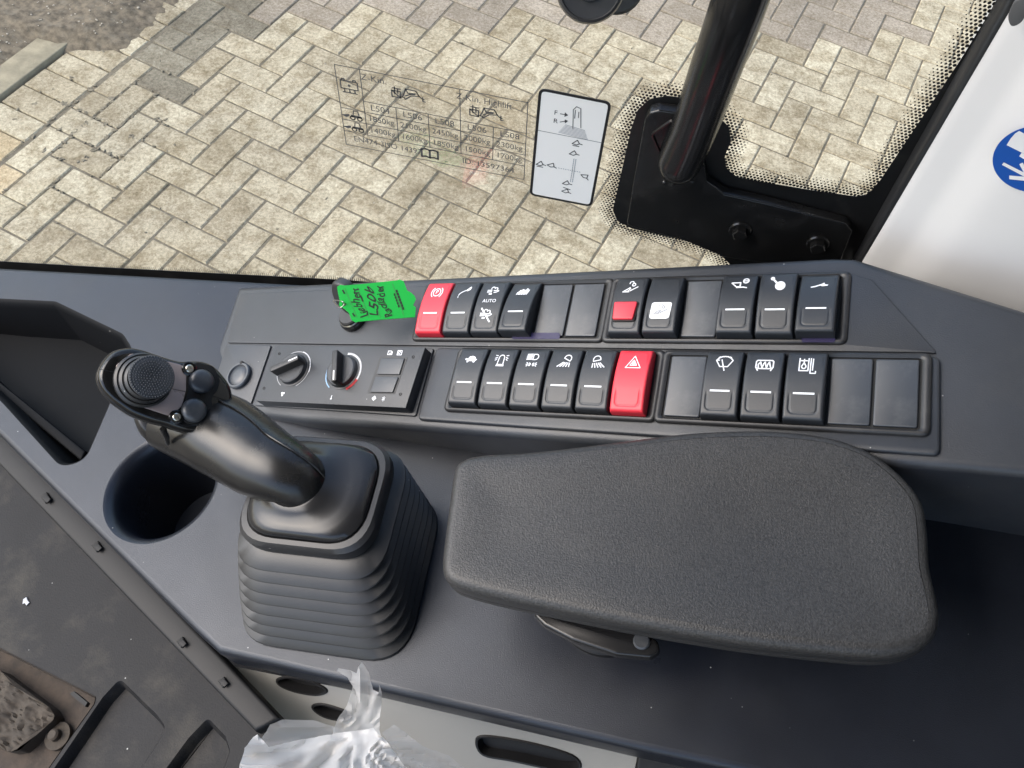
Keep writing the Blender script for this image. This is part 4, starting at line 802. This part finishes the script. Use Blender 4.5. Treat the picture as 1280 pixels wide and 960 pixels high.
# cap with flare up to the grip
def P3(px, py, w): x, y = PLT.at(px, py, w); return np.array([x, y, w])
g0 = P3(377, 604, GH + 0.022)
capR = []
for a, w in ((0.0405, 0.0125), (0.0405, 0.0150), (0.0385, 0.0180), (0.0355, 0.0195), (0.031, 0.0205), (0.026, 0.0220), (0.0222, 0.0240), (0.0190, 0.0262), (0.0165, 0.0266)):
    f = max(0, min(1, (0.0405 - a) / 0.022)); cx = CXY[0] * (1 - f) + (g0[0] - 0.002) * f; cy = CXY[1] * (1 - f) + g0[1] * f; hx, hy = a * (1 - f * 0.05), a * 0.83 * (1 - f) + a * f
    capR.append(lift(rr_(cx, cy, hx, hy, 0.024 * (1 - f) + a * 1.6 * f, 8, 0.03), GH + w))
part("cap", loft(capR, False), capm, jo, None, 50)
# head frame
hz = 0.148; Hc_ = PLT.o + PLT.R @ P3(203, 482, hz); v_ = CAM - Hc_; v_ /= np.linalg.norm(v_)
nrm = v_ + RW @ np.array([0.32, -0.14, 0.0]); nrm /= np.linalg.norm(nrm); lx = RW @ np.array([0.955, 0.30, 0.0]); lx -= nrm * (lx @ nrm); lx /= np.linalg.norm(lx)
HD = Frame(Hc_, np.stack([lx, np.cross(nrm, lx), nrm], 1))
def toP(p): return PLT.R.T @ (HD.o + HD.R @ np.asarray(p, float) - PLT.o)
def hcp(L, w=0.0): return HD.pts([(120 + x / 6.857, 420 + y / 6.857) for x, y in L], w)
HO = hcp([(22, 330), (60, 230), (150, 130), (280, 92), (400, 108), (560, 160), (720, 208), (830, 206), (930, 212), (1020, 250), (1100, 330), (1165, 430), (1188, 560), (1150, 680), (1060, 770), (940, 818), (800, 826), (690, 800), (600, 768), (470, 735), (330, 682), (220, 612), (120, 530), (50, 440)])
HO = ccw(spline(HO, 4)); headM = Matrix([list(HD.R[r]) + [HD.o[r]] for r in range(3)] + [[0, 0, 0, 1]])
headL = PLT.M().inverted() @ headM
hring = [lift(inset(HO, 0.010), -0.026), lift(inset(HO, 0.0045), -0.022), lift(inset(HO, 0.0008), -0.014), lift(inset(HO, -0.0002), -0.0075), lift(inset(HO, 0.0002), -0.0055), lift(inset(HO, 0.0006), -0.0052), lift(inset(HO, 0.0006), -0.0047), lift(inset(HO, 0.0002), -0.0044), lift(inset(HO, 0.0008), -0.0018), lift(inset(HO, 0.0022), -0.0004), lift(inset(HO, 0.0042), 0.0)]
hd_o = part("head", loft(hring, True), gloss, jo, headL, 35)
FPt = rounded(hcp([(170, 250), (300, 150), (420, 165), (600, 215), (740, 250), (775, 330), (770, 470), (735, 600), (640, 690), (420, 618), (270, 560), (165, 420)]), 0.004, 4)
part("face_plate", slab(FPt, -0.001, 0.0006, 0.0004), faceplate, hd_o, None, 30)
# seam line on face
part("seam", onto(strokes([hcp([(600, 445), (775, 480)])], 0.0003), lambda x, y: (x, y, 0.0009)), holem, hd_o, None, 0)
F8 = rounded(hcp([(800, 250), (870, 225), (1010, 260), (1060, 380), (1040, 470), (985, 520), (1000, 620), (960, 720), (860, 765), (750, 740), (715, 640), (760, 560), (790, 470), (780, 340)]), 0.005, 4)
part("button_recess", slab(F8, -0.001, 0.0007, 0.0003), holem, hd_o, None, 30)
bc = hcp([(400, 380)])[0]; br = 0.0168; tip = np.array(HD.at(120 + 480 / 6.857, 420 + 350 / 6.857, 0.017))
bo = []
for k, (r, w) in enumerate(((1.0, 0.0), (1.0, 0.0022), (0.93, 0.0034), (0.88, 0.0028), (0.87, 0.0044), (0.80, 0.0060), (0.75, 0.0054), (0.74, 0.0072), (0.68, 0.0088), (0.63, 0.0082), (0.60, 0.0105), (0.55, 0.0120))):
    f = w / 0.017; c = bc + (tip - bc) * f; bo.append(lift(circ(c[0], c[1], br * r, 48), w))
part("stick_boot", loft(bo, False), rubm, hd_o, None, 25)
cr = 0.0131; cp = [(cr * 0.86, 0.011), (cr * 0.9, 0.0125), (cr * 0.98, 0.0155), (cr, 0.0165), (cr * 0.97, 0.0176), (cr * 0.8, 0.0183), (cr * 0.5, 0.0180), (cr * 0.2, 0.0178)]
thumb = part("thumb_stick", lathe(cp, tip[0], tip[1], 48), blankm, hd_o, None, 40)
kn_ = []
for j in range(1, 9):
    rr = cr * 0.92 * j / 8; n_ = int(6 * j)
    for i in range(n_):
        a = 2 * math.pi * (i + 0.3 * j) / n_; w = 0.0181 if rr < cr * .8 else 0.0180; kn_.append(lathe([(0.00055, w - 0.0003), (0.00045, w + 0.0003), (0.0002, w + 0.0004)], tip[0] + rr * math.cos(a), tip[1] + rr * math.sin(a), 6))
part("grip_knurls", join(*kn_), blankm, thumb, None, 60, kind="stuff")
for bxy in ((915, 385), (850, 635)):
    c = hcp([bxy], 0.004)[0]; part("button", lathe([(0.0076, 0.0), (0.0076, 0.0028), (0.0070, 0.0042), (0.0055, 0.0052), (0.0035, 0.0057), (0.0015, 0.0059)], c[0], c[1], 32), blankm, hd_o, None, 60)
for bxy in ((800, 280), (690, 695)):
    c = hcp([bxy], 0.001)[0]; q_ = part("screw_boss", lathe([(0.0046, -0.001), (0.0046, 0.0010), (0.0040, 0.0014), (0.0030, 0.0011)], c[0], c[1], 20), gloss, hd_o, None, 30)
    part("screw", join(lathe([(0.0025, 0.0010), (0.0025, 0.0018), (0.0020, 0.0022), (0.0011, 0.0022), (0.0010, 0.0013)], c[0], c[1], 16)), steel, hd_o, None, 30)
for sg_ in ([(30, 285), (150, 310)], [(990, 510), (1180, 572)]): part("seam", onto(strokes([hcp(sg_)], 0.0003), lambda x, y: (x, y, 0.0004)), holem, hd_o, None, 0)
# grip body
h_in = toP(np.r_[hcp([(790, 560)])[0], -0.044]); h_in2 = toP(np.r_[hcp([(870, 600)])[0], -0.052])
ctlp = np.array([h_in, h_in2, P3(279, 545, 0.099), P3(324, 574, 0.098), g0 + np.array([-0.004, 0.001, 0.007]), g0 + np.array([0.003, -0.002, -0.014])])
gpth = spline(ctlp, 6, False); tt = np.linspace(0, 1, len(gpth)); rad = np.interp(tt, [0, 0.2, 0.4, 0.6, 0.8, 1.0], [0.0200, 0.0262, 0.0276, 0.0248, 0.0196, 0.0172])
gs_side = RW @ np.array([0.45, -0.9, 0.0]); gs_side = PLT.R.T @ gs_side
grip = part("grip", sweep(gpth, [(r, r * 0.92) for r in rad], 32, True, True, gs_side), gripm, jo, None, 60)
# parting line along the grip
pln = []
for i in range(3, len(gpth) - 4): 
    t = gpth[i + 1] - gpth[i - 1]; t /= np.linalg.norm(t); tc2 = PLT.R.T @ (CAM - (PLT.o + PLT.R @ gpth[i])); tc2 /= np.linalg.norm(tc2); b_ = tc2 - t * (tc2 @ t); b_ /= np.linalg.norm(b_); s_ = np.cross(t, b_); dr = b_ * 0.72 - s_ * 0.0 + np.cross(b_, t) * 0.69; dr /= np.linalg.norm(dr); pln.append(gpth[i] + dr * rad[i] * 0.975)
part("parting_line", sweep(pln, [0.0006] * len(pln), 6), gripm, jo, None, 60)
tr_ = toP(np.r_[hcp([(640, 800)])[0], -0.012]); part("trigger", sweep([toP(np.r_[hcp([(610, 780)])[0], -0.010]), toP(np.r_[hcp([(660, 850)])[0], -0.014]), toP(np.r_[hcp([(700, 905)])[0], -0.022])], [0.002, 0.0018, 0.0012], 10), gripm, jo)

# ================================================================== ARMREST
AH = 0.105
ARM = Frame(PLT.o + PLT.R @ np.array([0, 0, AH]), PLT.R)
am = thing("armrest", "black padded armrest on the console right of the joystick", "armrest", ARM.M())
AO = ccw(spline(ARM.pts([(566, 582), (578, 570), (600, 564), (650, 561), (700, 556), (780, 546), (850, 537), (920, 533), (980, 534), (1040, 542), (1090, 560), (1130, 590), (1155, 622), (1163, 660), (1166, 705), (1175, 745), (1178, 772), (1168, 797), (1140, 813), (1095, 818), (1020, 812), (940, 803), (860, 791), (780, 777), (700, 761), (620, 744), (575, 732), (556, 722), (550, 705), (553, 670), (559, 625)]), 5))
def dish(p):
    d = -area(AO) * 0; return 0
ar = [lift(inset(AO, 0.010), -0.030), lift(inset(AO, 0.003), -0.0275), lift(inset(AO, 0.0005), -0.023), lift(inset(AO, 0.0005), -0.018), lift(inset(AO, 0.0010), -0.0165), lift(inset(AO, 0.0), -0.015), lift(AO, -0.0080)]
for k in range(1, 6): a = k / 5 * math.pi / 2; ar.append(lift(inset(AO, 0.0058 * (1 - math.cos(a))), -0.0080 + 0.0065 * math.sin(a)))
ins = [0.0095, 0.0125, 0.017, 0.023, 0.030]
for i_, wv in zip(ins, (-0.0014, -0.0017, -0.0022, -0.0027, -0.0032)): ar.append(lift(inset(AO, i_), wv))
gA = loft(ar[:-5], True, False); ins_outline = inset(AO, 0.0058); NX = 46
mnA, mxA = ins_outline.min(0), ins_outline.max(0); ex = [(x, y) for x in np.linspace(mnA[0], mxA[0], NX) for y in np.linspace(mnA[1], mxA[1], 24) if pip((x, y), inset(AO, 0.0095))]
def dishw(x, y):
    d = sdist(np.array([x, y]), ins_outline); e = min(1.0, d / 0.032); xx = (x - mnA[0]) / (mxA[0] - mnA[0])
    return -0.0015 - 0.0016 * (e * e * (3 - 2 * e)) - 0.004 * math.exp(-(((xx - 0.72) / 0.24) ** 2 + ((y - (mnA[1] + mxA[1]) / 2) / 0.034) ** 2))
gB = sheet(ins_outline, [], dishw, ex)
bmw = join(gA, gB); bm_ = bmesh.new(); vs_ = [bm_.verts.new(v) for v in bmw[0]]
for f in bmw[1]:
    try: bm_.faces.new([vs_[i] for i in f])
    except ValueError: pass
bmesh.ops.remove_doubles(bm_, verts=bm_.verts, dist=0.00005); me_ = bpy.data.meshes.new("pad"); bm_.to_mesh(me_); bm_.free(); me_.materials.append(armm); me_.polygons.foreach_set("use_smooth", [True] * len(me_.polygons)); me_.set_sharp_from_angle(angle=math.radians(60))
part("pad", me_, armm, am)
pv = ARM.at(750, 720, -0.05); part("pivot_post", lathe([(0.034, -AH), (0.034, -AH + 0.006), (0.026, -AH + 0.012), (0.024, -0.028)], pv[0], pv[1], 36), darkm, am, None, 40)
lv = ARM.pts([(662, 764), (700, 764), (780, 780), (822, 800), (826, 814), (812, 822), (770, 818), (715, 800), (680, 782)], -0.045); part("adjust_lever", slab(rounded(lv, 0.004, 4), -0.052, -0.045, 0.002), capm, am)
cpv = ARM.at(802, 801, -0.044); part("lever_pin", lathe([(0.0048, -0.046), (0.0048, -0.0440), (0.0040, -0.0432)], cpv[0], cpv[1], 20), blankm, am, None, 30)

# ================================================================== WHITE LOWER PANEL
LOW = Frame(PLT.o + PLT.R @ np.array([0, -0.176, -0.035]), PLT.R @ np.array([[1, 0, 0], [0, 0.64, -0.7684], [0, 0.7684, 0.64]]))   # x along console, y up, normal to the operator
low = thing("lower_panel", "pale grey painted side panel with oval slots under the console", "panel", LOW.M())
lo = LOW.pts([(258, 826), (800, 935), (796, 948)]); lo = np.vstack([lo, [(lo[2][0] - 0.02, -0.22), (lo[0][0] - 0.02, -0.22)]]); ov = []
for pp in ([(347, 850), (360, 846), (385, 850), (403, 858), (408, 864), (395, 868), (370, 864), (352, 857)], [(391, 884), (402, 880), (425, 886), (440, 893), (430, 900), (405, 895)], [(596, 928), (606, 920), (660, 928), (715, 944), (724, 960), (700, 962), (640, 950), (605, 943)]):
    ov.append(ccw(spline(LOW.pts(pp), 5)))
part("panel_skin", sheet(lo, ov), gypan, low, None, 30)
for o_ in ov:
    part("slot_rim", loft([lift(inset(o_, -0.0012), 0.0002), lift(inset(o_, -0.0005), 0.0012), lift(inset(o_, 0.0008), 0.001), lift(inset(o_, 0.0022), -0.006)], False, True), darkm, low, None, 40)
sp_ = LOW.at(562, 880, 0.01); part("screw", lathe([(0.0045, -0.002), (0.0045, 0.003), (0.0034, 0.0042)], *LOW.at(562, 879, 0.003), 16), rubm, low, None, 30)
bp = LOW.pts([(800, 925), (1300, 1015)], 0.004); bp = np.vstack([bp, [(bp[1][0], -0.22), (bp[0][0] - 0.012, -0.22)]]); part("end_bracket", slab(bp, -0.01, 0.006, 0.002), darkm, low)

# ================================================================== LOWER LEFT COVER
FH = -0.040
FLR = Frame(PLT.o + PLT.R @ np.array([0, 0, FH]), PLT.R)
fl = thing("floor_cover", "large scuffed black plastic cover in the lower left corner", "cover", FLR.M())
fo = FLR.pts([(-220, 330), (0, 556), (335, 905), (420, 1010), (420, 1150), (-300, 1150)])
pk1 = rounded(FLR.pts([(150, 848), (196, 893), (207, 908), (200, 925), (150, 1000), (40, 1000), (85, 935), (128, 872)]), 0.005, 4)
pk2 = rounded(FLR.pts([(260, 897), (282, 920), (288, 938), (270, 990), (180, 1000), (208, 960), (236, 922)]), 0.004, 4)
lt = rounded(FLR.pts([(-160, 735), (0, 810), (120, 871), (118, 880), (40, 990), (-160, 1100)]), 0.002, 2)
part("cover_sheet", sheet(fo, [pk1, pk2, lt]), floorm, fl, None, 30)
for pk in (pk1, pk2): part("recess", loft([lift(pk, 0.0), lift(inset(pk, 0.0015), -0.002), lift(inset(pk, 0.004), -0.009)], False), floorm, fl, None, 30)
part("latch_well", loft([lift(lt, 0.0005), lift(inset(lt, 0.001), -0.004), lift(inset(lt, 0.0025), -0.02)], False), rustm, fl, None, 30)
rl = FLR.pts([(-200, 340), (-188, 318), (12, 530), (352, 893), (346, 915), (335, 912), (0, 568)], 0.012); part("edge_rail", slab(FLR.pts([(-220, 312), (12, 545), (250, 792), (350, 898), (318, 914), (0, 582), (-230, 345)], 0.010), -0.003, 0.010, 0.003), darkm, fl)
for cx, cy in ((56, 622), (120, 683), (226, 803), (278, 853)):
    c = FLR.at(cx, cy, 0.012); d_ = part("clip", slab(FLR.pts([(cx - 7, cy - 2), (cx + 1, cy - 8), (cx + 7, cy), (cx - 1, cy + 6)], 0.013), 0.008, 0.0122, 0.001), holem, fl); part("clip_head", slab(FLR.pts([(cx - 6, cy - 1), (cx, cy - 6), (cx + 5, cy), (cx, cy + 5)], 0.016), 0.0120, 0.0134, 0.0005), darkm, d_)
lat = thing("mud_latch", "muddy rusty steel latch plate in the lower left corner", "latch", FLR.M())
mp = FLR.pts([(-160, 800), (0, 838), (62, 884), (70, 897), (24, 938), (10, 940), (-40, 915), (-160, 890)], -0.008); gl_ = sheet(rounded(mp, 0.004, 4), [], -0.008, [(x, y) for x in np.linspace(mp[:, 0].min(), mp[:, 0].max(), 70) for y in np.linspace(mp[:, 1].min(), mp[:, 1].max(), 50) if pip((x, y), inset(rounded(mp, 0.004, 4), 0.002))])
gl_ = ([(p[0], p[1], p[2] + 0.006 * (vnoise(p[0], p[1], 90, 5) - 0.5) + 0.0028 * abs(vnoise(p[0] + p[1], p[1] - 0.5 * p[0], 230, 6) - 0.5) + 0.0035 * (vnoise(p[0], p[1], 520, 8) - 0.5)) for p in gl_[0]], gl_[1]); part("latch_plate", join(gl_, loft([lift(ccw(rounded(mp, 0.004, 4)), -0.02), lift(ccw(rounded(mp, 0.004, 4)), -0.008)], False, False)), mudm, lat, None, 50)
c = FLR.at(65, 918, -0.01); part("latch_bolt", lathe([(0.010, -0.02), (0.010, -0.016), (0.0045, -0.015), (0.0042, -0.011), (0.0030, -0.0098)], c[0], c[1], 20), mudm, lat, None, 40)
sl_ = FLR.pts([(87, 867), (92, 864), (109, 878), (106, 883)], 0.001); part("latch_slot", slab(sl_, -0.003, 0.0008, 0), holem, lat)
chip = thing("paper_scrap", "tiny white scrap lying on the black cover", "scrap", FLR.M()); part("scrap", slab(FLR.pts([(29, 749), (33, 746), (35, 751), (37, 753), (33, 757), (31, 754), (28, 755)], 0.001), 0.0004, 0.0012, 0.0003), greym, chip, None, 30)

# ================================================================== PLASTIC FILM at the seat
bagz = 0.475
def bagsheet(P, z0, amp, seed, z1=None, res=0.0024):
    P2 = np.array([((x - 640) / FPX, (y - 480) / FPX) for x, y in P]); O_ = ccw(P2 * bagz); mn_, mx_ = O_.min(0), O_.max(0)
    ex = [(x, y) for x in np.arange(mn_[0], mx_[0], res) for y in np.arange(mn_[1], mx_[1], res) if pip((x, y), O_) and sdist(np.array([x, y]), O_) > res * 0.5]
    dn = []
    for i in range(len(O_)):
        a, b = O_[i], O_[(i + 1) % len(O_)]; k = max(1, int(np.linalg.norm(b - a) / res)); dn += [a + (b - a) * j / k + (rng.random(2) - 0.5) * res * 0.2 for j in range(k)]
    V, F = sheet(np.array(dn), [], 0.0, ex); W = []
    for p in V:
        r1 = abs(vnoise(p[0] * 1.0 + 0.3 * p[1], p[1], 55, seed) - 0.5); r2 = abs(vnoise(p[0], p[1], 120, seed + 3) - 0.5); r3 = vnoise(p[0], p[1], 24, seed + 7) - 0.5; r4 = abs(vnoise(p[0], p[1], 260, seed + 9) - 0.5)
        th = math.atan2(p[1] - 0.43 * bagz, p[0] + 0.182 * bagz); rr = math.hypot(p[1] - 0.43 * bagz, p[0] + 0.182 * bagz); q_ = (th * 2.4 + 1.6 * (vnoise(p[0], p[1], 30, seed + 2) - 0.5) + seed * 0.37) % 1.0; fold = 0.5 + 0.5 * math.cos(2 * math.pi * q_); q2_ = (th * 3.7 + 1.0 * (vnoise(p[0], p[1], 32, seed + 4) - 0.5)) % 1.0
        d = bagz + z0 - amp * (0.9 * fold * min(1, rr / 0.055) + 0.35 * (0.5 + 0.5 * math.cos(2 * math.pi * q2_)) * min(1, rr / 0.055) + 1.1 * r3 + 0.1 * r2); d += (z1 or 0) * (p[1] - mn_[1]) / (mx_[1] - mn_[1])
        W.append(CAM + RW @ (np.array([p[0] / bagz, p[1] / bagz, 1.0]) * d))
    return W, F
bag = thing("plastic_film", "crumpled clear plastic film sticking up at the bottom edge", "plastic film")
part("main_sheet", bagsheet([(292, 1060), (296, 970), (306, 935), (316, 921), (322, 918), (336, 934), (366, 926), (420, 917), (466, 910), (482, 925), (497, 945), (510, 965), (540, 1060)], 0.0, 0.026, 1, -0.05), bagm, bag, None, 75)
part("tuft", bagsheet([(414, 922), (421, 900), (434, 882), (441, 858), (434, 846), (421, 838), (424, 835), (438, 838), (446, 842), (448, 833), (453, 828), (461, 840), (466, 862), (473, 866), (474, 856), (478, 868), (476, 886), (474, 912), (480, 930), (420, 935)], 0.004, 0.018, 11), bagt, bag, None, 75)
part("back_fold", bagsheet([(326, 925), (338, 906), (352, 899), (390, 900), (418, 908), (420, 930), (380, 940), (330, 940)], 0.012, 0.012, 21), bagc, bag, None, 75)
part("side_fold", bagsheet([(477, 916), (492, 906), (510, 918), (530, 934), (560, 944), (600, 975), (600, 1060), (500, 1060), (500, 950)], 0.006, 0.018, 31), bagc, bag, None, 75)
